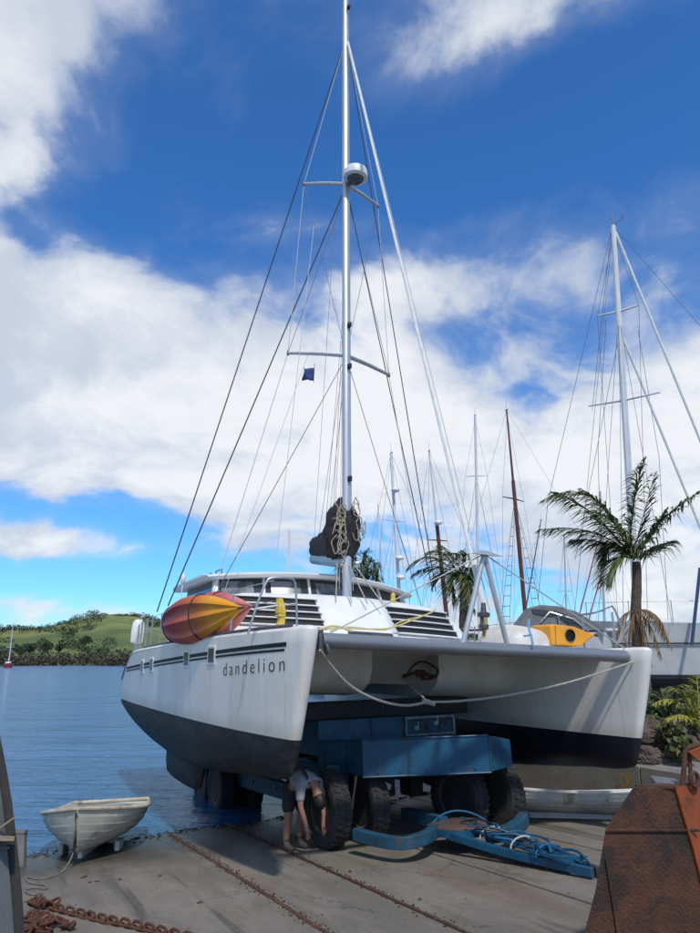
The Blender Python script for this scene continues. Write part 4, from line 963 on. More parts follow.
# ================================================================== PERSON bending at the front wheel
pg = gp(292, 849)
man = thing('person', 'person bending down beside the front wheel in pale shirt, dark straps and shorts', 'person', (pg[0], pg[1], gz(pg[0], pg[1])), math.atan2(-.72, .70)); man.scale = (.93, .93, .93)
def skin(name, joints, edges, m_, parent, root=0, sub=2):
    me = bpy.data.meshes.new(name); me.from_pydata([j[:3] for j in joints], edges, []); me.materials.append(m_)
    o = bpy.data.objects.new(name, me); sc.collection.objects.link(o); o.parent = parent
    mo = o.modifiers.new('skin', 'SKIN'); mo.use_smooth_shade = True
    if not me.skin_vertices: 
        bm = bmesh.new(); bm.from_mesh(me); bm.verts.layers.skin.verify(); bm.to_mesh(me); bm.free()
    for i, j in enumerate(joints):
        r_ = j[3]; me.skin_vertices[0].data[i].radius = (r_, j[4] if len(j) > 4 else r_)
        me.skin_vertices[0].data[i].use_root = (i == root)
    sb_ = o.modifiers.new('sub', 'SUBSURF'); sb_.levels = sub; sb_.render_levels = sub
    return o
J = [(0, 0, .92, .09, .10),                                           # 0 pelvis
     (.16, 0, 1.02, .11, .13), (.36, 0, 1.04, .125, .155), (.47, 0, .99, .09), (.53, 0, .93, .055), (.58, 0, .84, .085, .095), (.62, 0, .74, .07),   # spine 1,2,3 neck 4 head 5,6
     (0.02, .10, .80, .085), (.06, .13, .50, .07), (.02, .13, .30, .062), (.0, .13, .09, .042), (.03, .13, .04, .045), (.15, .14, .03, .035),       # left leg 7..12
     (0.02, -.10, .80, .085), (.06, -.13, .50, .07), (.02, -.13, .30, .062), (.0, -.13, .09, .042), (.03, -.13, .04, .045), (.15, -.14, .03, .035),  # right leg 13..18
     (.42, .19, .97, .062), (.46, .24, .70, .045), (.52, .17, .44, .035), (.54, .16, .36, .028, .04), # left arm 19..22
     (.42, -.19, .97, .062), (.46, -.24, .70, .045), (.52, -.17, .44, .035), (.54, -.16, .36, .028, .04)] # right 23..26
E_ = [(0, 1), (1, 2), (2, 3), (3, 4), (4, 5), (5, 6), (0, 7), (7, 8), (8, 9), (9, 10), (10, 11), (11, 12), (0, 13), (13, 14), (14, 15), (15, 16), (16, 17), (17, 18), (2, 19), (19, 20), (20, 21), (21, 22), (2, 23), (23, 24), (24, 25), (25, 26)]
for hnd, s_ in ((22, 1), (26, -1)):
    b = J[hnd]
    for k, (dy, ln) in enumerate(((.028, .075), (.010, .085), (-.008, .08), (-.026, .065))):
        i = len(J); J += [(b[0] + .012, b[1] + dy * s_, b[2] - .04, .0095), (b[0] + .026, b[1] + dy * s_ * 1.1, b[2] - .04 - ln * .55, .009), (b[0] + .012, b[1] + dy * s_, b[2] - .04 - ln, .0075)]; E_ += [(hnd, i), (i, i + 1), (i + 1, i + 2)]
    i = len(J); J += [(b[0] + .02, b[1] - s_ * .04, b[2] + .0, .010), (b[0] + .035, b[1] - s_ * .05, b[2] - .045, .009)]; E_ += [(hnd, i), (i, i + 1)]
skin('body', J, E_, SKIN, man)
skin('shirt', [(.0, 0, .93, .165, .185), (.18, 0, 1.045, .145, .175), (.37, 0, 1.06, .155, .19), (.47, 0, 1.0, .10), (.42, .20, .97, .085), (.455, .24, .74, .07), (.42, -.20, .97, .085), (.455, -.24, .74, .07)], [(0, 1), (1, 2), (2, 3), (2, 4), (4, 5), (2, 6), (6, 7)], SHIRT, man)
skin('shorts', [(.05, 0, 1.0, .165, .19), (-.02, 0, .88, .165, .185), (0.02, .11, .78, .12), (.055, .135, .52, .10), (0.02, -.11, .78, .12), (.055, -.135, .52, .10)], [(0, 1), (1, 2), (2, 3), (1, 4), (4, 5)], SHORTS, man, 1)
for s_ in (-1, 1): skin('boot', [(.0, s_ * .13, .20, .058), (.0, s_ * .13, .07, .06), (.09, s_ * .135, .05, .055), (.20, s_ * .14, .04, .045)], [(0, 1), (1, 2), (2, 3)], BOOTM, man, 1)
g = G(); rings = []
for k in range(11):
    a = math.pi * (k / 10) * .98 + .02; rr_ = math.sin(a)
    rings.append([(.625 + .098 * rr_ * math.cos(q) - .03 * math.cos(a), .088 * rr_ * math.sin(q), .765 - .118 * -math.cos(a) + .006 * math.sin(q * 7 + k)) for q in (2 * math.pi * m / 18 for m in range(18))])
g.loft(rings); g.build('hair', HAIR, man, angle=70)
for s_ in (-1, 1):
    g = G(); P = spline([(-.02, s_ * .08, 1.06), (.15, s_ * .09, 1.165), (.33, s_ * .10, 1.185), (.45, s_ * .11, 1.10), (.50, s_ * .10, 1.0)], 5); flat_bar(g, P, .02, .045); g.build('brace_strap', SHORTS, man)
g = G(); g.tube([(.64, 0, .75), (.70, 0, .76), (.66, 0, .70)], .016, 6); g.build('nose', SKIN, man)

# ================================================================== DINGHIES
def dinghy(label, Ln, Bm, Hh, M, m_, inner, group=None, strakes=7, bilge=True):
    o = thing('rowing_dinghy', label, 'dinghy', group=group); o.matrix_world = M      # x forward to the bow, z up, keel on z=0
    g = G(); gi = G(); rings = []; ri = []; n = 20; sh = []
    for i in range(n + 1):
        s_ = i / n; x = -Ln / 2 + Ln * s_                                            # stern to bow
        bw_ = Bm / 2 * (.80 + .20 * math.sin(min(1, s_ * 1.6) * math.pi / 2)) * max(.03, 1 - max(0, (s_ - .38) / .62) ** 3.4)
        top = Hh * (.88 + .22 * (s_ - .35) ** 2 * 2.2); keel = .06 + .05 * max(0, s_ - .8) * 5 * (s_ - .8) * 5 + .05 * (1 - s_) ** 2
        if s_ > .985: bw_ = .02
        half_ = []; m2 = strakes * 3; ST = [(a + f, f) for a in range(strakes) for f in (0, .5, 1)]
        for tk, fr in ST:
            t = tk / strakes
            q = t * math.pi / 2; y = bw_ * math.sin(q) ** (.75 + .5 * s_); z = keel + (top - keel) * (1 - math.cos(q)) ** (.95 - .15 * s_)
            lap = .020 * fr * min(1, bw_ / .2)
            half_.append((y + lap, z))
        fx = x + (.10 * (Ln / 2.4)) * max(0, (s_ - .7) / .3) ** 2
        def X(z): return x + .16 * (s_ ** 6) * (z / Hh)
        rings.append([(X(z), -y, z) for y, z in half_[::-1]] + [(X(z), y, z) for y, z in half_[1:]])
        ri.append([(X(z) - .03 * (s_ > .9), -max(0, y - .05), z + .02) for y, z in half_[::-3]] + [(X(z) - .03 * (s_ > .9), max(0, y - .05), z + .02) for y, z in half_[::3]])
        sh.append(((X(top), -half_[-1][0], top), (X(top), half_[-1][0], top)))
    g.loft(rings, False, True, False); g.build('hull', m_, o, angle=28)
    gi.loft(ri, False, True, False); gi.build('inner_hull', inner, o)
    g = G(); g.tube([Vector(sh[0][1]).lerp(Vector(sh[0][0]), .5)] + [a for a, b in sh] + [b for a, b in sh[::-1]] + [Vector(sh[0][1]).lerp(Vector(sh[0][0]), .5)], .026, 8); g.build('gunwale', mat('worn gunwale', (.50, .47, .40), (.36, .30, .21), 5, .7, c3=(.20, .16, .11), s3=4, t3=(.56, .68)) if bilge else DORYIN, o)
    for s_ in (.08, .45, .80):
        i = int(s_ * n); a, b = sh[i]; g = G(); g.box((a[0], 0, a[2] - .10), (.24 if s_ > .1 else .34, 2 * b[1] * .88 - .08, .035)); g.build('seat', DORYIN, o, bevel=.008)
    for s_ in (-1, 1) if bilge else (): g = G(); g.box((.08 * Ln, s_ * Bm * .27, .055), (Ln * .16, .07, .13)); g.build('bilge_keel', m_, o, bevel=.01)
    g = G(); g.box((-.03 * Ln, 0, .04), (Ln * .86, .05, .08)); g.build('keel', m_, o)
    return o, sh
q = gp(74, 868); bowp = Vector((q[0], q[1], 0)); fwd = Vector((.12, -1, 0)).normalized()
LD = 2.25; cc = bowp - fwd * (LD / 2 + .05); lat = Vector((-fwd.y, fwd.x, 0))
f3 = fwd.copy(); f3.z = gz(cc.x + fwd.x, cc.y + fwd.y) - gz(cc.x, cc.y); f3.normalize(); l3 = Vector((0, 0, 1)).cross(f3).normalized()
Mx = Matrix.Translation((cc.x, cc.y, gz(cc.x, cc.y) + .02)) @ Matrix((f3, l3, f3.cross(l3))).transposed().to_4x4() @ Matrix.Rotation(R(2), 4, 'X') @ Matrix.Rotation(R(-2.6), 4, 'Y')
d1, sh1 = dinghy('weathered white clinker rowing dinghy on the ramp by the water edge', LD, 1.46, .60, Mx, DORY, DORYIN)
g = G(); i = 5; a, b = sh1[8]; g.box((a[0] + .1, .33, a[2] + .032), (.2, .34, .006)); g.build('seat_patch', mat('bare patch', (.25, .24, .21), (.18, .17, .15), 9, .8), d1)
g = G(); p1 = (LD / 2 + .15, 0, .38); g.tube(spline([p1, (LD / 2 + .19, .01, .30), (LD / 2 + .15, 0, .16), (LD / 2 + .08, -.01, .06)], 4), .012, 6); g.build('painter_tail', DWIRE, d1)
g = G(); P = [Mx @ Vector((LD / 2 + .19, 0, .36)), Mx @ Vector((LD / 2 + .14, -.01, .1))] + [Vector((*gp(px, py)[:2], gz(*gp(px, py)[:2]) + .014)) for px, py in ((62, 873), (48, 879), (36, 880), (26, 878), (30, 884), (44, 886), (46, 890), (34, 889), (25, 892), (33, 896), (42, 894), (36, 899), (24, 903))]
g.tube(spline(P, 5), .009, 6); o = g.build('painter_rope', mat('dirty painter rope', (.22, .20, .16), (.12, .11, .09), 40, .9)); tag(o, 'thin rope lying from the white dinghy bow across the concrete', 'rope')
# second dinghy under the port hull
q = gp(583, 826); fw = Vector((1, -.12, 0)).normalized(); l3 = Vector((0, 0, 1)).cross(fw)
Mx = Matrix.Translation((q[0] + .38, q[1] + .50, gz(q[0], q[1] + .50) + .02)) @ Matrix((fw, l3, Vector((0, 0, 1)))).transposed().to_4x4() @ Matrix.Rotation(R(-9), 4, 'X')
dinghy('white rowing dinghy lying along the concrete wall below the port hull', 2.3, 1.1, .45, Mx, mat('dinghy white clean', (.5, .5, .48), (.42, .42, .39), 3, .5, c3=(.2, .18, .13), s3=3, t3=(.55, .7)), DORYIN, bilge=False)

# ================================================================== RUSTY RAILS AND CHAIN
rr = random.Random(21)
def track(v, label, w0_):
    o = thing('ramp_rail', label, 'rail', group='rusty rails set in the ramp')
    g = G(); rings = []
    for i in range(121):
        u = -2 + 17.0 * i / 120; a, b = w0_ * rr.uniform(.6, 1.25), w0_ * rr.uniform(.6, 1.25); hh = .006 + rr.uniform(-.003, .008)
        rings.append([rp(u, v - a, -.03), rp(u, v + b, -.03), rp(u, v + b * .8, hh), rp(u, v + rr.uniform(-.3, .3) * w0_, hh + .008), rp(u, v - a * .8, hh)])
    g.loft(rings); g.build('rail_bar', mat('dark rust', (.055, .028, .018), (.10, .045, .024), 9, .9, bump=.5, bscale=50), o, angle=25)
    g = G()
    for k in range(900):
        u = rr.uniform(1.5, 12.5); vv = v + rr.gauss(0, w0_ * .9 + .02); s_ = rr.uniform(.004, .012); c_ = Vector(rp(u, vv, .006)); Rm = Euler((rr.uniform(0, 3), rr.uniform(0, 3), rr.uniform(0, 3))).to_matrix()
        g.box(c_, (s_ * 1.6, s_, s_), Rm)
    oo = g.build('rust_flakes', RUST, o, smooth=False); oo['kind'] = 'stuff'
track(3.14, 'rusty steel rail in the ramp nearest the white dinghy', .030)
track(4.2, 'rusty steel rail in the ramp running to the trailer front wheel', .022)
# chain links
ch = thing('rusty_chain', 'heavy rusty chain lying on the ramp at lower left', 'chain', gp(60, 905))
lk = G(); lw, ll, r_ = .032, .062, .0145
path = [(lw * math.cos(a) * (1), (ll - lw) * (1 if math.sin(a) > 0 else -1) * (abs(math.sin(a)) > .001) + lw * math.sin(a), 0) for a in (2 * math.pi * (k + .5) / 16 for k in range(16))]
path.append(path[0]); lk.tube([Vector(p) for p in path], r_, 6, cap=False)
lo = lk.build('link', CHAINM, ch); lmesh = lo.data; bpy.data.objects.remove(lo)
def chain_along(pxs, step=.088, hmin=.016):
    P = spline([Vector((*gp(*p)[:2], 0)) for p in pxs], 10); d = 0; out = []; acc = 0
    for i in range(len(P) - 1):
        seg = (P[i + 1] - P[i]).length
        while acc <= seg:
            out.append((P[i].lerp(P[i + 1], acc / max(seg, 1e-6)), (P[i + 1] - P[i]).normalized())); acc += step
        acc -= seg
    for k, (p, t) in enumerate(out):
        z = gz(p.x, p.y) + (.017 if k % 2 == 0 else .034); yv = t; zz = Vector((0, 0, 1)); xv = yv.cross(zz).normalized()
        M_ = Matrix((xv, yv, zz)).transposed().to_4x4() @ Matrix.Rotation((R(rr.uniform(-18, 18)) if k % 2 == 0 else R(rr.uniform(50, 80))), 4, 'Y')
        inst('link', lmesh, ch, Matrix.Translation(Vector((p.x, p.y, z)) - ch.location) @ M_)
chain_along([(33, 903), (46, 908), (58, 912), (80, 917), (105, 923), (130, 928), (165, 936), (200, 944)])
for k in range(34):
    px, py = rr.choice(((38, 907), (52, 905), (46, 928), (30, 930), (60, 930), (34, 916))); px += rr.gauss(0, 9); py += rr.gauss(0, 4); px = max(px, 28)
    q = gp(px, py); M_ = Euler((rr.uniform(-.8, .8), rr.uniform(-.8, .8), rr.uniform(0, 6))).to_matrix().to_4x4()
    inst('link', lmesh, ch, Matrix.Translation(Vector((q[0], q[1], gz(q[0], q[1]) + rr.uniform(.03, .075))) - ch.location) @ M_)
# grit and weed on the ramp
g = G()
for k in range(150):
    px, py = rr.uniform(30, 620), rr.uniform(838, 935); q = gp(px, py); s_ = rr.uniform(.003, .008)
    g.box((q[0], q[1], q[2] + s_ * .3), (s_ * 2, s_ * 1.4, s_), Euler((rr.uniform(0, 1), rr.uniform(0, 1), rr.uniform(0, 6))).to_matrix())
for px, py in ((83, 878), (90, 883), (97, 882), (85, 877), (160, 876), (200, 903), (120, 880), (330, 868), (350, 872), (420, 900)):
    q = gp(px, py); g.box((q[0], q[1], q[2] + .006), (.06, .03, .012), Euler((0, 0, rr.uniform(0, 3))).to_matrix())
o = g.build('grit', mat('dark grit', (.04, .034, .028), (.08, .06, .045), 12, .9), smooth=False); o['kind'] = 'stuff'; tag(o, 'dark grit and flakes scattered over the concrete ramp', 'grit')

# weed along the waterline
g = G()
for k in range(900):
    v = rr.uniform(-3, 9.5); u = (.724 + .01 * v) / .0594 - abs(rr.gauss(0, .22)) + .10 + .12 * math.sin(v * 2.3)
    p = rp(u, v, .004); a = rr.uniform(0, 6.28); l_, w_ = rr.uniform(.02, .07), rr.uniform(.006, .018); d_ = Vector((math.cos(a), math.sin(a), 0)); e_ = Vector((-d_.y, d_.x, 0)); c_ = Vector(p)
    g.add([c_ - d_ * l_, c_ + e_ * w_ + Vector((0, 0, .012)), c_ + d_ * l_ + Vector((0, 0, .004)), c_ - e_ * w_], [(0, 3, 2, 1)])
o = g.build('weed', mat('dark weed', (.022, .024, .012), (.05, .045, .02), 9, .7), smooth=False); o['kind'] = 'stuff'; tag(o, 'dark weed strewn along the waterline of the ramp', 'weed')

# ================================================================== RUSTY STEEL CRADLE (right foreground)
YR = 6.2
def ry(px, py, y=YR): return Vector(yp(px, py, y))
q0 = ry(650, 990); rc = thing('rusty_steel_cradle', 'rusty tread plate steel cradle standing in the right foreground', 'cradle', (q0.x, q0.y, gz(q0.x, q0.y)))
def rl(px, py, y=YR): return ry(px, py, y) - rc.location
def tread_mat():
    m = RUST.copy(); m.name = 'rusty tread plate'; t = m.node_tree; b = NB(t); p = t.nodes['Principled BSDF']
    tc = b.n('ShaderNodeTexCoord'); v = tc.outputs['Object']
    h = None
    for ang in (45, -45):
        ro = b.n('ShaderNodeVectorRotate', rotation_type='Y_AXIS'); b.put(ro.inputs['Vector'], v); ro.inputs['Angle'].default_value = R(ang)
        wv = b.n('ShaderNodeTexWave', wave_type='BANDS', bands_direction='X'); b.put(wv.inputs['Vector'], ro.outputs[0]); wv.inputs['Scale'].default_value = 9; wv.inputs['Distortion'].default_value = .4
        x = b.ramp(wv.outputs['Fac'], .62, .9); h = x if h is None else b.m('MULTIPLY', b.m('ADD', h, x), .5)
    bn = b.n('ShaderNodeBump'); bn.inputs['Strength'].default_value = .22; bn.inputs['Distance'].default_value = .010
    old = p.inputs['Normal'].links[0].from_node; b.put(bn.inputs['Height'], h); b.put(bn.inputs['Normal'], old.outputs[0]); b.put(p.inputs['Normal'], bn.outputs[0]); return m
TREAD = tread_mat()
def plate(pts, th_, name, m_, dirv=Vector((.25, 1, 0)), bev=.006, parent=rc):
    g = G(); n = len(pts); d = dirv.normalized() * th_
    g.add(list(pts) + [p + d for p in pts], [tuple(range(n)), tuple(range(2 * n - 1, n - 1, -1))] + [(i, (i + 1) % n, n + (i + 1) % n, n + i) for i in range(n)])
    return g.build(name, m_, parent, smooth=False, bevel=bev)
zg = 1005
plate([rl(606, 829), rl(612, 820), rl(634, 787), rl(674, 789), rl(692, 850), rl(702, 890), rl(715, zg), rl(560, zg), rl(585, 933), rl(596, 890)], .03, 'tread_plate', TREAD)
plate([rl(606, 829, YR - .02), rl(700, 829, YR - .02), rl(700, 832, YR - .02), rl(606, 832, YR - .02)], .015, 'weld_ridge', RUST)
plate([rl(605, 858, YR - .02), rl(610, 857, YR - .02), rl(622, 940, YR - .02), rl(618, 942, YR - .02)], .015, 'rib', RUST)
plate([rl(675, 786, YR - .03), rl(750, 781, 6.9), rl(755, 860, 6.9), rl(760, zg - 20, 6.9), rl(718, zg, YR - .03), rl(704, 890, YR - .03), rl(694, 850, YR - .03)], .03, 'side_plate', RUSTO, Vector((-.3, .9, 0)))
g = G(); g.hexa([rl(634, 788, YR + .03), rl(676, 789, YR - .02), rl(750, 784, 6.9), rl(700, 783, 6.95), rl(634, 785, YR + .03), rl(676, 785.5, YR - .02), rl(750, 780, 6.9), rl(700, 780, 6.95)]); g.build('top_plate', RUST, rc, smooth=False)
plate([rl(600, zg, YR + .02), rl(715, zg, YR + .02), rl(715, zg, YR + .7), rl(600, zg, YR + .7)], .05, 'base_plate', RUST, Vector((0, 0, 1)))
plate([rl(612, zg, YR + .66), rl(715, zg, YR + .66), rl(690, 800, YR + .66), rl(640, 800, YR + .66)], .03, 'back_plate', RUST)
g = G(); g.tube([rl(682, 786, YR + .1), rl(684, 768, YR + .1), rl(685, 752, YR + .1), rl(690, 747, YR + .1), rl(702, 744, YR + .1)], .022, 8); g.tube([rl(691, 786, YR + .12), rl(690, 765, YR + .12), rl(688, 750, YR + .12)], .018, 8); g.build('shackle_arm', CHAINM, rc)
c_ = rl(694, 777, YR + .08); g = G(); g.tube([c_ + Vector((.045 * math.cos(a), .03 * math.cos(a), .055 * math.sin(a) - .02)) for a in (2 * math.pi * k / 18 for k in range(19))], .018, 8, cap=False); g.build('lifting_eye', CHAINM, rc)
plate([rl(688, 752, YR + .06), rl(700, 747, YR + .06), rl(716, 752, YR + .06), rl(716, 768, YR + .06), rl(702, 764, YR + .06)], .06, 'hook_plate', RUSTO)
plate([rl(655, 785, YR + .2), rl(682, 787, YR + .2), rl(682, 784, YR + .2), rl(655, 781, YR + .2)], .3, 'loose_bar', GREYP)

# ================================================================== GREY TIMBER FENDER POST (left edge)
YL = 6.0
q0 = ry(5, 985, YL); fp = thing('fender_wall', 'grey painted curved fender wall with dark rubber edge at the left border', 'fender', (q0.x, q0.y, gz(q0.x, q0.y)))
def ll_(px, py, y=YL): return ry(px, py, y) - fp.location
edge = [(26, 985), (25, 933), (22, 890), (17.5, 845), (12, 800), (6, 765), (0, 735), (-10, 700), (-24, 660)]
inn = [(15, 985), (13, 933), (10, 890), (6, 845), (1, 800), (-5, 765), (-10, 738), (-20, 703), (-33, 662)]
g = G(); rings = [[ll_(*a), ll_(*b), ll_(*b, YL + .5), ll_(*a, YL + .5)] for a, b in zip(edge, inn)]; g.loft(rings); g.build('rubber_edge', RUB2, fp, angle=30)
g = G(); rings = [[ll_(b[0] + 1, b[1], YL - .03), ll_(-70, b[1], YL - .6), ll_(-70, b[1], YL + .6), ll_(b[0] + 1, b[1], YL + .42)] for b in inn]; g.loft(rings); g.build('panel', GREYP, fp, angle=30)
for py in (850, 795): g = G(); g.tube([ll_(-60, py, YL - .50), ll_(9 if py > 800 else -2, py - 2, YL - .04)], .012, 6); g.build('seam_batten', GREYP, fp)
pk2 = thing('timber_plank', 'short pale timber plank lying across the fender wall', 'plank', ry(5, 836, YL - .12))
g = G(); g.hexa([Vector(ry(a, b, YL - d)) - pk2.location for a, b, d in ((-30, 841, .2), (14, 841, .2), (14, 841, .05), (-30, 841, .05), (-30, 835, .2), (15, 836, .2), (15, 836, .05), (-30, 835, .05))]); g.build('board', mat('pale timber', (.33, .27, .19), (.25, .2, .14), 6, .8, stretch=(1, 8, 8)), pk2, smooth=False)
st = thing('stick', 'thin pale stick poking up above the timber plank', 'stick', ry(0, 826, YL - .1)); g = G(); g.tube([(-.05, 0, -.05), (.05, 0, .02), (.10, 0, .055)], .008, 6); g.build('twig', mat('pale timber', (.33, .27, .19)), st)
pb2 = thing('mooring_post', 'short pale grey post standing behind the fender wall', 'post', gp(21, 866)); sc_ = pb2.location
g = G(); g.hexa([(-.11, -.05, -.02), (.06, -.05, -.02), (.06, .05, -.02), (-.11, .05, -.02), (-.13, -.05, .42), (.02, -.05, .42), (.02, .05, .42), (-.13, .05, .42)]); g.build('board', mat('pale grey board', (.2, .2, .185), (.15, .15, .14), 6, .8), pb2, smooth=False, bevel=.01)
g = G(); g.hexa([(-.12, -.06, .42), (.03, -.06, .42), (.03, .06, .42), (-.12, .06, .42), (-.11, -.05, .45), (.02, -.05, .45), (.02, .05, .45), (-.11, .05, .45)]); g.build('cap', GREYP, pb2, smooth=False)
# ================================================================== YACHTS ON THE HARDSTAND
def yacht(name, label, top, low, D, hullL, hullm, mastm, heading, spreaders=(), r=.09, upper=None, radars=(), wires=4, draft=1.1, free=1.0, split=None, cab=True, bf=.15, boomf=.75, hoff=0, spr=0):
    a, b = Vector(yp(*low, D)), Vector(yp(*top, D)); zd = YZ + draft + free; t = (zd + .2 - a.z) / (b.z - a.z); base_ = a + (b - a) * t
    o = thing(name, label, 'sailboat', (base_.x, base_.y, YZ), heading, 'sailing boats on the hard stand')
    Ri = Matrix.Rotation(-heading, 3, 'Z'); top_l = Ri @ (b - o.location); base_l = Ri @ (base_ - o.location)
    hl = hullL / 2; bm_ = hullL * bf; zk_ = draft * .55
    g = G(); ga = G(); gk = G(); rings = []; ra = []
    for i in range(15):
        s_ = i / 14; x = -hl * 1.05 + s_ * hullL + hoff; w_ = bm_ * max(.02, math.sin(math.pi * (.16 + .84 * s_)) ** .75) if s_ > 0 else bm_ * .5
        zs_ = draft + free * (1 + .12 * (2 * s_ - 1) ** 2 + .08 * s_); zwl = draft + .12; zb = zwl - (zwl - zk_) * math.sin(math.pi * min(.97, .05 + s_ * .92))
        ov = .9 * max(0, s_ - .75) * 4 * .35
        rings.append([(x + ov * (k / 5), sg * w_ * (.82 + .18 * k / 5), zwl + (zs_ - zwl) * k / 5) for sg, ks in ((-1, range(5, -1, -1)),) for k in ks] + [(x + ov * (k / 5), w_ * (.82 + .18 * k / 5), zwl + (zs_ - zwl) * k / 5) for k in range(6)])
        ra.append([(x, w_ * .82 * math.cos(q), zwl - (zwl - zb) * abs(math.sin(q)) ** .8) for q in (math.pi * k / 10 for k in range(11))])
    g.loft(rings, True, True, True); h = g.build('hull', hullm, o, angle=45)
    ga.loft(ra, False, True, True); ga.build('antifouling', mat('boat bottom navy', (.012, .014, .03), (.02, .02, .035), 3, .6), o)
    g = G(); g.hexa([(-.9, -.12, 0.02), (.7, -.12, .02), (.7, .12, .02), (-.9, .12, .02), (-1.2, -.16, zk_ + .3), (1.2, -.16, zk_ + .3), (1.2, .16, zk_ + .3), (-1.2, .16, zk_ + .3)]); g.build('keel', mat('boat bottom navy', (.012, .014, .03)), o, bevel=.03)
    for x in (-hl * .5 + hoff, hl * .4 + hoff):
        for sg in (-1, 1): g = G(); g.tube([(x, sg * bm_ * 1.5, 0), (x, sg * bm_ * .75, draft * .85)], .05, 6); g.build('stand', DSTEEL, o)
    if cab:
        g = G(); zc = draft + free; g.loft([[(x, -w_, zc - .1), (x, -w_ * .85, zc + hh), (x, 0, zc + hh + .06), (x, w_ * .85, zc + hh), (x, w_, zc - .1)] for x, w_, hh in ((-hl * .45, bm_ * .6, .42), (0, bm_ * .62, .45), (hl * .35, bm_ * .45, .28), (hl * .45, bm_ * .35, .05))], True); cb_ = g.build('cabin', DECKW, o)
        for sg in (-1, 1): g = G(); g.box((-hl * .15, sg * bm_ * .57, zc + .22), (hl * .5, .06, .16)); g.build('cabin_window', GLASS, cb_)
    N = 10; f0 = 0 if split is None else split
    if split is None:
        g = G(); g.tube([base_l.lerp(top_l, k / N) for k in range(N + 1)], [r * (1 - .28 * k / N) for k in range(N + 1)], 10); ms = g.build('mast', mastm, o)
    else:
        g = G(); g.tube([base_l, base_l.lerp(top_l, split / 2), base_l.lerp(top_l, split)], [r, r * .95, r * .85], 10); ms = g.build('mast', mastm, o)
        g = G(); g.tube([base_l.lerp(top_l, split - .01), top_l], [r * .55, r * .35], 8); g.build('topmast', upper, ms)
    tips = {}
    for f, ln in spreaders:
        c_ = base_l.lerp(top_l, f)
        Rs = Matrix.Rotation(spr, 3, 'Z'); g = G(); g.tube([c_ + Rs @ Vector((-.1, -ln, 0)), c_, c_ + Rs @ Vector((-.1, ln, 0))], [.026, .045, .026], 6); g.build('spreader', mastm, ms)
    for f, sg in radars:
        c_ = base_l.lerp(top_l, f) + Vector((.35 * sg, -.1 * sg, 0)); g = G(); g.lathe([(0, -.02), (.2, -.02), (.23, .06), (.18, .16), (0, .18)], 14, Matrix.Translation(c_)); g.box(c_ + Vector((-.2 * sg, .05 * sg, -.03)), (.4, .06, .05)); g.build('radar_dome', DECKW, ms)
    zs_ = draft + free; bowp_ = Vector((hl * 1.05 + hoff, 0, zs_ + .3)); stn = Vector((-hl * 1.02 + hoff, 0, zs_ + .2))
    def wr(nm, P, rr_=.008, m_=WIRE): g = G(); g.tube(P, rr_, 5); g.build(nm, m_, o)
    wr('forestay', [top_l, bowp_]); wr('backstay', [top_l, stn])
    sp = spreaders[0] if spreaders else (.5, .6); c_ = base_l.lerp(top_l, sp[0])
    for sg in (-1, 1):
        wr('shroud', [base_l.lerp(top_l, .98), c_ + Matrix.Rotation(spr, 3, 'Z') @ Vector((-.1, sg * sp[1], 0)), Vector((-.2, sg * bm_, zs_))])
        if wires > 2: wr('lower_shroud', [c_, Vector((.5, sg * bm_, zs_))]); wr('lower_shroud', [c_, Vector((-.9, sg * bm_, zs_))])
    g = G(); g.tube([top_l + Vector((-.1, 0, 0)), top_l + Vector((.12, 0, .02))], .03, 6); g.tube([top_l, top_l + Vector((0, 0, .55))], .008, 5); g.build('masthead_gear', DSTEEL, ms)
    bo = base_l.lerp(top_l, .06); g = G()
    if boomf:
        g.tube([bo, bo + Vector((-hl * boomf, 0, .1))], .07, 8); g.build('boom', mastm, o)
    return o, base_l, top_l
YH = mat('yacht white', (.58, .60, .62), (.52, .54, .56), 2, .35); YGR = mat('yacht grey', (.34, .37, .39), (.3, .33, .35), 2, .4); YBL = mat('yacht blue', (.03, .06, .14), rough=.4); YGN = mat('yacht cream', (.5, .48, .4), rough=.45)
yacht('sailing_yacht', 'slim white mast with three radar domes just right of the catamaran mast', (391, 453), (399, 590), 36, 10.5, YH, WMAST, R(-60), ((.63, .7),), .10, radars=((.78, 1), (.42, 1), (.32, 1)))
yacht('sailing_ketch', 'boat with brown wooden lower mast and pale topmast behind the windblown palm', (429, 451), (446, 610), 38, 11.5, YGN, VARN, R(-70), ((.52, .6),), .12, WMAST, ((.60, 1),), split=.62)
yacht('sailing_yacht', 'white mast with one short spreader behind the metal A frame', (475, 415), (478, 560), 44, 12, YH, WMAST, R(-100), ((.72, .7),), .11)
o, b_, t_ = yacht('sailing_schooner', 'boat with tall red brown wooden mast and rope ladder shrouds', (506.5, 410), (524, 600), 40, 13, YBL, VARN, R(-50), ((.60, 1.0),), .13, VARN, (), split=.68)
for sg in (-1, 1):          # rope ladders
    c_ = b_.lerp(t_, .60); base0 = Vector((-.6, sg * 1.9, 2.1)); base1 = Vector((.1, sg * 1.9, 2.1))
    for q in (base0, base1): g = G(); g.tube([c_, q], .012, 5); g.build('ladder_shroud', DWIRE, o)
    for k in range(3, 14):
        t = k / 15; g = G(); g.tube([c_.lerp(base0, t), c_.lerp(base1, t)], .016, 5); g.build('ratline', DWIRE, o)
o, b_, t_ = yacht('sailing_yacht', 'thin grey mast seen left of the big palm trunk', (600, 492), (604, 610), 55, 10, YGR, mat('grey mast', (.38, .4, .42), rough=.5), R(-80), ((.45, .7),), .10)
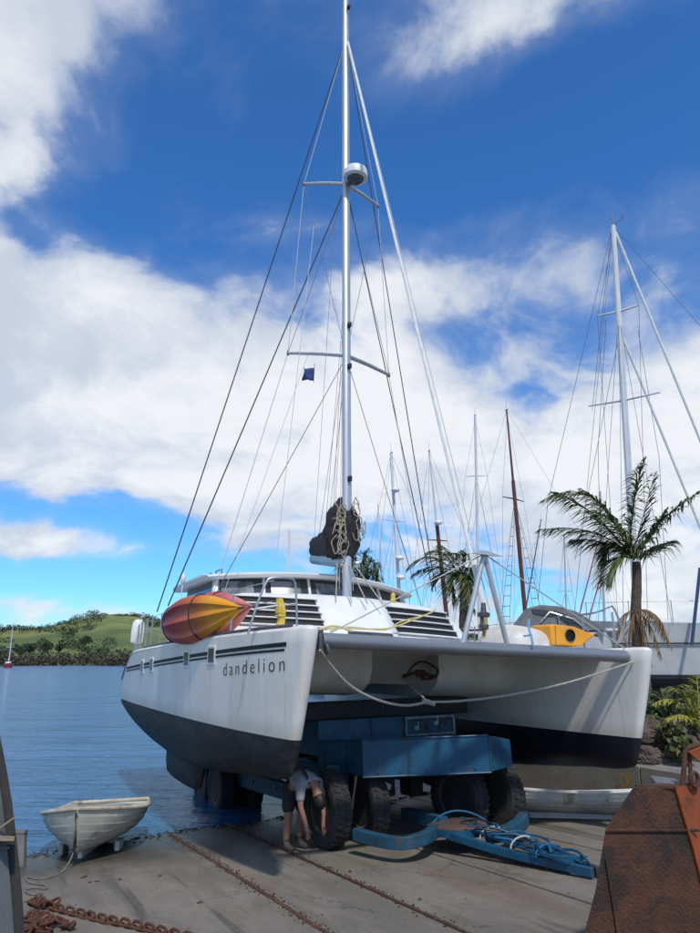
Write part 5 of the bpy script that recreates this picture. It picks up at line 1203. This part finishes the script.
for a, b in (((597, 545), (579, 616)), ((601, 575), (588, 622))):
    Ri = Matrix.Rotation(R(80), 3, 'Z'); g = G(); g.tube([Ri @ (Vector(yp(*p, 54)) - o.location) for p in (a, b)], .05, 6); g.build('red_furled_sail', mat('red cover', (.25, .02, .03), rough=.7), o)
yacht('sailing_yacht', 'faint thin mast between the wooden mast and the big palm', (564, 535), (566, 605), 62, 9, YH, mat('grey mast', (.38, .4, .42)), R(-95), ((.5, .6),), .08)
yacht('sailing_yacht', 'short thin mast between the rope ladders and yellow play boat', (541, 520), (529, 590), 58, 9, YBL, mat('dark grey spar', (.10, .11, .12), rough=.5), R(-85), ((.5, .4),), .07, wires=2)
yacht('sailing_yacht', 'distant thin white mast close left of the white three radar mast', (378, 505), (382, 590), 60, 9, YH, WMAST, R(-95), ((.55, .6),), .06, wires=2)
# the large white yacht at the right with the palm in front
D = 23.0
o, b_, t_ = yacht('large_white_yacht', 'large white yacht at right edge with tall white mast and furled sails', (613, 226), (634, 560), D, 11.0, mat('white yacht shade', (.55, .57, .58), (.48, .50, .51), 1.5, .35), WMAST, R(-6), ((.755, .72), (.52, 1.2)), .13, draft=.92, free=1.62, cab=False, wires=4, bf=.15, boomf=0, hoff=3.6, spr=R(62))
Ri = Matrix.Rotation(R(6), 3, 'Z')
def yl2(px, py, d=D): return Ri @ (Vector(yp(px, py, d)) - o.location)
for a, b, r_ in (((615, 231), (705, 452), .045), ((623, 338), (712, 556), .045)): g = G(); g.tube([yl2(*a), yl2(*b, D - .3), yl2(a[0] + (b[0] - a[0]) * 1.32, a[1] + (b[1] - a[1]) * 1.32, D - .45)], r_, 7); g.build('furled_sail', SAILW, o)
for a, b in (((611, 232), (548, 500)), ((611, 232), (592, 410)), ((606, 320), (598, 448)), ((638, 330), (659, 458)), ((659, 458), (668, 620)), ((598, 448), (601, 600)), ((620, 330), (575, 560)), ((548, 500), (538, 600))): g = G(); g.tube([yl2(*a), yl2(*b, D + .6)], .009, 5); g.build('stay', WIRE, o)
g = G(); q = yl2(613, 226); g.tube([q, q + Vector((.05, 0, .75))], .012, 5); g.tube([q, q + Vector((.35, 0, .3)), q + Vector((.4, 0, .42))], .015, 5); g.build('wind_instrument', DSTEEL, o)
zs2 = .92 + 1.62
for z, th_, m_ in ((2.02, .02, STRIPE), (1.06, .06, NAVY)):      # rubbing strake, boot top
    g = G(); rings = []
    for i in range(1, 14):
        s_ = i / 14; x = -5.5 * 1.05 + s_ * 11.0 + 3.6; w_ = 11.0 * .15 * math.sin(math.pi * (.16 + .84 * s_)) ** .75; kk = (z - 1.04) / (zs2 - 1.04); w_ = w_ * (.82 + .18 * max(0, kk)) + .02; ov = .9 * max(0, s_ - .75) * 4 * .35 * max(0, kk)
        rings.append([(x + ov, -w_, z - th_), (x + ov, -w_ - .02, z - th_), (x + ov, -w_ - .02, z + th_), (x + ov, -w_, z + th_)])
    g.loft(rings); g.build('hull_stripe', m_, o)
for k in range(9):
    x = -1.8 + k * 1.2; w_ = 11.0 * .15 * math.sin(math.pi * (.16 + .84 * (x + 2.17) / 11.0)) ** .75 * .95; g = G(); g.tube([(x, -w_, zs2), (x, -w_, zs2 + .75)], .015, 5); g.build('stanchion', STEEL, o)
g = G(); g.tube([(x, -11.0 * .15 * math.sin(math.pi * (.16 + .84 * (x + 2.17) / 11.0)) ** .75 * .95, zs2 + .72) for x in (-1.8, 0, 2, 4, 6, 7.8)], .01, 5); g.build('guard_wire', STEEL, o)
a, b = yl2(700, 568, D - 2), yl2(693, 632, D - 2); g = G(); g.tube([a, b, b + (b - a) * .2], .05, 8); g.build('whisker_pole', YBL, o)
# wheelhouse launch: grey canopy with dark windows behind the yellow play boat
D2 = 19.2
wh = thing('motor_launch', 'motor launch with grey canopy and dark raked windows behind the yellow play boat', 'boat', (yp(570, 640, D2)[0], D2, YZ), R(-4))
def wl2(px, py, d=D2): return Vector(yp(px, py, d)) - Vector(wh.location)
hz = wl2(570, 640).z
g = G(); rings = []
for i in range(11):
    s_ = i / 10; x = -1.9 + 3.0 * s_; w_ = 1.05 * max(.04, 1 - max(0, (s_ - .4) / .6) ** 2.2); rings.append([(x, -w_, hz + .1 + .1 * s_), (x, -w_ * .9, hz - .5), (x, -w_ * .4, hz - .85), (x, 0, hz - .95), (x, w_ * .4, hz - .85), (x, w_ * .9, hz - .5), (x, w_, hz + .1 + .1 * s_)])
g.loft(rings); g.build('hull', YH, wh, angle=40)
for x in (-1.2, 1.2):
    for s_ in (-1, 1): g = G(); g.tube([(x, s_ * .7, -.0), (x, s_ * .35, hz - .8)], .05, 6); g.build('stand', DSTEEL, wh)
A = [wl2(*p) for p in ((512, 630), (528, 609), (538, 606.5), (556, 608), (572, 613), (600, 630))]
g = G(); rings = [[p + Vector((0, y, dz)) for p in A] for y, dz in ((-.65, -.03), (-.4, .02), (.4, .02), (.65, -.03))]; g.loft(rings, True, True, True); g.build('canopy', mat('grey canopy', (.17, .17, .175), (.13, .13, .135), 5, .7), wh, angle=30)
for P in (((536, 613), (534, 608.5), (556, 610.5), (562, 617), (545, 615)), ((560, 616), (555, 610.5), (571, 615), (586, 626), (570, 624)), ((572, 626), (565, 620), (580, 624), (592, 631), (580, 630))):
    plate([wl2(*p, D2 - .68) for p in P], .02, 'window', GLASS, Vector((0, 1, 0)), 0, wh)
g = G(); g.tube([wl2(543, 622, D2 - .7), wl2(552, 612, D2 - .7), wl2(575, 619, D2 - .7), wl2(590, 631, D2 - .7)], .025, 6); g.tube([wl2(562, 630, D2 - .7), wl2(560, 614, D2 - .7)], .02, 6); g.build('window_frame', STEEL, wh)
g = G(); g.box(wl2(598, 630, D2), (.9, .6, .06)); g.tube([wl2(600, 632, D2), wl2(600, 650, D2)], .04, 6); g.build('table_top', DECKW, wh)
# red sailing boat on the far water
q = zp(8, 667.6, 0); rb = thing('moored_sailboat', 'small red hulled sailing boat moored far out on the water', 'sailboat', (q[0], q[1], 0), R(-60))
g = G(); g.loft([[(x, -w_, z1), (x, -w_ * .7, -.2), (x, w_ * .7, -.2), (x, w_, z1)] for x, w_, z1 in ((-4.2, 1.0, 1.0), (-2, 1.4, 1.0), (1, 1.4, 1.1), (3.4, .7, 1.3), (4.6, .05, 1.45))]); g.build('hull', mat('red hull', (.38, .02, .02), rough=.4), rb)
g = G(); g.loft([[(x, -w_, .9), (x, -w_ * .8, .9 + h_), (x, w_ * .8, .9 + h_), (x, w_, .9)] for x, w_, h_ in ((-2.6, .8, .8), (.4, .9, .8), (1.8, .6, .3))]); g.build('cabin', DECKW, rb)
g = G(); g.tube([(.6, 0, 1.2), (.2, 0, 13.2)], [.13, .10], 8); g.build('mast', WMAST, rb); g = G(); g.tube([(.5, 0, 2.5), (-3.2, 0, 2.4)], .14, 8); g.build('boom', SAILW, rb)
g = G(); g.tube([(.4, -1.2, 6), (.4, 1.2, 6)], .05, 6); g.build('spreader', WMAST, rb)
for P in ([(.2, 0, 13), (4.5, 0, 1.5)], [(.2, 0, 13), (-4.1, 0, 1)]): g = G(); g.tube(P, .03, 5); g.build('stay', WIRE, rb)

# ================================================================== PALMS AND PLANTS
rp_ = random.Random(9)
def frond(parent, a, c, b, m_, nleaf=34, ll0=.55, name='frond', droop=.6, wid=.024, wind=Vector((-.75, 0, 0))):
    P = bez(a, c, b, 24); g = G(); g.tube(P[::3], [.022 * (1 - .8 * i / 8) for i in range(len(P[::3]))], 5)
    for i in range(2, nleaf):
        t = i / nleaf; k = min(23, int(t * 24)); p = P[k].lerp(P[k + 1], t * 24 - k); d = (P[k + 1] - P[k]).normalized()
        sd_ = d.cross(Vector((0, 0, 1))); sd_ = sd_.normalized() if sd_.length > .05 else Vector((0, 1, 0)); ln = ll0 * (math.sin(math.pi * min(1, .12 + t * .86)) ** .6) * rp_.uniform(.75, 1.1)
        for sg in (-1, 1):
            dr = (sd_ * sg * .75 + d * .75 + Vector((0, 0, -.25)) + wind * .4 + Vector((rp_.gauss(0, .13), rp_.gauss(0, .13), rp_.gauss(0, .13)))).normalized()
            m1 = p + dr * ln * .55; e = p + dr * ln + Vector((0, 0, -droop * ln * rp_.uniform(.3, .9))) + wind * ln * .25
            wv = dr.cross(Vector((rp_.gauss(0, .3), rp_.gauss(0, .3), 1))).normalized() * wid
            o_ = len(g.V); g.V += [tuple(p - wv * .5), tuple(p + wv * .5), tuple(m1 + wv), tuple(m1 - wv), tuple(e)]; g.F += [(o_, o_ + 1, o_ + 2, o_ + 3), (o_ + 3, o_ + 2, o_ + 4)]
    return g.build(name, m_, parent, smooth=False)
def palm(label, D, base_px, crown_px, fronds, r0, r1, ll0, nleaf=34, dead=()):
    c0 = Vector(yp(*crown_px, D)); b0 = Vector(yp(*base_px, D)); b0.z = YZ - .1
    o = thing('palm_tree', label, 'palm tree', b0, 0, 'palm trees behind the catamaran'); cl = c0 - b0
    g = G(); n = 16; P = [Vector((0, 0, 0)).lerp(cl, i / n) + Vector((.06 * math.sin(i * .5), 0, 0)) for i in range(n + 1)]
    g.tube(P, [(r0 + (r1 - r0) * i / n) * (1 + .07 * (i % 2)) for i in range(n + 1)], 12); g.build('trunk', TRUNK, o)
    for ctl, tip, dy in fronds:
        t_ = Vector(yp(*tip, D + dy)) - b0; c_ = Vector(yp(*ctl, D + dy * .5)) - b0; frond(o, cl + Vector((rp_.gauss(0, .05), rp_.gauss(0, .05), .1)), c_, t_, PALMG, nleaf, ll0)
    for ctl, tip, dy in dead:
        a_ = Vector(yp(*ctl[0], D - .1)) - b0; t_ = Vector(yp(*tip, D + dy)) - b0; c_ = Vector(yp(*ctl[1], D + dy)) - b0; frond(o, a_, c_, t_, DEADF, 30, ll0 * .42, 'dead_frond', 1.2, .012)
    return o
palm('tall windswept palm behind the port bow with a brown dead skirt', 19.0, (641, 690), (634, 562),
     [((598, 468), (543, 500), -.6), ((590, 500), (552, 492), .5), ((598, 520), (538, 530), .2), ((630, 500), (645, 458), .1), ((642, 520), (655, 472), .6), ((655, 520), (700, 491), -.3), ((660, 545), (672, 541), .5), ((648, 545), (668, 508), -.4),
      ((612, 548), (606, 585), -.5), ((600, 535), (572, 540), .8), ((620, 510), (580, 488), .9), ((610, 530), (605, 560), .4), ((622, 520), (590, 510), -.8)], .19, .11, .74, 62,
     dead=[(((636, 612), (655, 600)), (672, 650), .1), (((636, 614), (650, 612)), (662, 660), -.3), (((634, 612), (645, 615)), (652, 668), -.2), (((632, 612), (622, 610)), (616, 640), -.2), (((636, 612), (660, 605)), (668, 640), -.5), (((634, 615), (628, 622)), (628, 655), -.3), (((634, 612), (648, 604)), (664, 632), .4)])
palm('windblown palm behind the cabin right of the mast group', 27.0, (470, 690), (462, 585),
     [((435, 540), (408, 568), 0), ((440, 555), (413, 575), .4), ((450, 545), (428, 552), -.3), ((455, 550), (440, 545), .3), ((462, 548), (470, 556), -.2), ((472, 550), (478, 590), .2), ((465, 560), (474, 612), -.4), ((455, 560), (448, 592), -.2), ((450, 568), (452, 605), .4), ((468, 558), (462, 600), .5), ((458, 545), (455, 555), .7), ((470, 565), (468, 620), .1), ((445, 560), (432, 585), .6)], .2, .15, .8, 40)
palm('round dense palm crown directly right of the catamaran mast', 30.0, (366, 690), (362, 598),
     [((345, 555), (335, 600), 0), ((350, 545), (338, 575), .4), ((355, 545), (350, 560), -.3), ((362, 540), (368, 558), .3), ((370, 545), (378, 570), -.2), ((375, 555), (381, 590), .2), ((372, 565), (378, 605), -.4), ((350, 565), (345, 608), -.2), ((360, 565), (356, 608), .4), ((365, 560), (368, 610), .5), ((356, 550), (344, 590), .7), ((368, 550), (374, 580), .6), ((360, 548), (360, 570), -.6)], .2, .15, .85, 40)
# cycad like yellow palm and shrubs on the bank
def low_palm(label, px, py, D, m_, tips, ll0, z0=1.35):
    b0 = Vector(yp(px, py, D)); o = thing('low_palm', label, 'palm', b0, 0, 'low palms on the bank'); g = G(); g.lathe([(.0, -.25), (.12, -.2), (.14, 0), (.08, .1), (0, .12)], 10); g.build('stump', TRUNK, o)
    for ctl, tip, dy in tips: frond(o, Vector((0, 0, .05)), Vector(yp(*ctl, D + dy * .5)) - b0, Vector(yp(*tip, D + dy)) - b0, m_, 26, ll0, droop=.3, wind=Vector((-.1, 0, 0)), wid=.02)
    return o
low_palm('yellow green low palm at the right edge beyond the rusty cradle', 700, 738, 14.5, PALMY, [((680, 685), (652, 705), -.3), ((688, 680), (668, 690), .2), ((692, 690), (683, 684), -.4), ((698, 680), (696, 676), .3), ((704, 690), (712, 682), 0), ((715, 690), (735, 705), -.2), ((690, 705), (665, 720), -.5), ((710, 700), (725, 720), .4), ((695, 695), (690, 690), .6)], .34)
low_palm('dark green low palm just right of the port bow', 668, 725, 15.6, PALMG, [((660, 698), (648, 702), -.3), ((664, 692), (660, 690), .2), ((672, 692), (680, 690), -.4), ((680, 700), (692, 702), .3), ((655, 710), (645, 718), -.5), ((690, 712), (690, 718), 0), ((668, 695), (668, 686), .4)], .36)
def shrub(label, px, py, D, s_, m_, n=240):
    b0 = Vector(yp(px, py, D)); o = thing('shrub', label, 'shrub', b0, 0, 'shrubs on the bank'); g = G()
    for k in range(5): g.tube([(0, 0, -.3), (rp_.gauss(0, .15) * s_, rp_.gauss(0, .15) * s_, .3 * s_), (rp_.gauss(0, .4) * s_, rp_.gauss(0, .4) * s_, .7 * s_)], [.03, .02, .008], 5)
    g.build('stem', TRUNK, o); g = G(); leaf_cloud(g, (0, 0, .35 * s_), .62 * s_, .5 * s_, n, .075, rp_); g.build('foliage', m_, o, smooth=False)
shrub('leafy green shrub under the white yacht hull', 652, 720, 16.0, .62, SHRUB)
shrub('olive shrub beside the brown boulder', 672, 742, 13.9, .45, leafm('olive leaf', (.06, .075, .02), (.10, .10, .035)))
shrub('low grassy shrub above the path near the shackle', 683, 757, 13.2, .4, leafm('olive leaf', (.06, .075, .02), (.10, .10, .035)))
shrub('dark shrub behind the yellow low palm', 690, 716, 17.0, .7, SHRUB)
shrub('round shrub hidden mostly behind the port bow', 630, 724, 16.5, .7, SHRUB)
def rock(label, px, py, D, s_):
    b0 = Vector(yp(px, py, D)); bm = bmesh.new(); bmesh.ops.create_icosphere(bm, subdivisions=4, radius=s_)
    sd_ = rp_.uniform(0, 50)
    for v in bm.verts: k = 1 + .45 * noise.noise(v.co / s_ * 1.3 + Vector((sd_, 0, 0))) - .30 * abs(noise.noise(v.co / s_ * 2.6 + Vector((0, sd_, 0)))) + .10 * noise.noise(v.co / s_ * 7); v.co = Vector((v.co.x * k * 1.2, v.co.y * k, v.co.z * k * .75))
    me = bpy.data.meshes.new('boulder'); bm.to_mesh(me); bm.free(); me.materials.append(ROCK); o = bpy.data.objects.new('boulder', me); sc.collection.objects.link(o); o.location = b0
    tag(o, label, 'rock', 'boulders on the bank')
rock('largest brown boulder right beside the port bow stem', 654, 735, 14.2, .36); rock('small boulder at the foot of the bank by the path', 676, 752, 13.6, .18); rock('flat stone under the yellow low palm', 690, 745, 14.0, .22); rock('brown stone low on the bank close to the bow', 648, 757, 13.6, .22)
rock('grey stone between the two low palms', 683, 730, 14.6, .2)
g = G(); 
for k in range(420):
    u = rp_.uniform(2, 20); v = rp_.uniform(11.8, 13.8); p = uv(u, v); zb = WT + .62 * ((v - 11.7) / 2.2) ** .8
    leaf_cloud(g, (p[0], p[1], zb + .06), .16, .10, 9, .035, rp_)
o = g.build('ground_cover', leafm('olive leaf', (.06, .075, .02), (.10, .10, .035)), smooth=False); o['kind'] = 'stuff'; tag(o, 'low ground cover plants over the bank soil', 'plants')
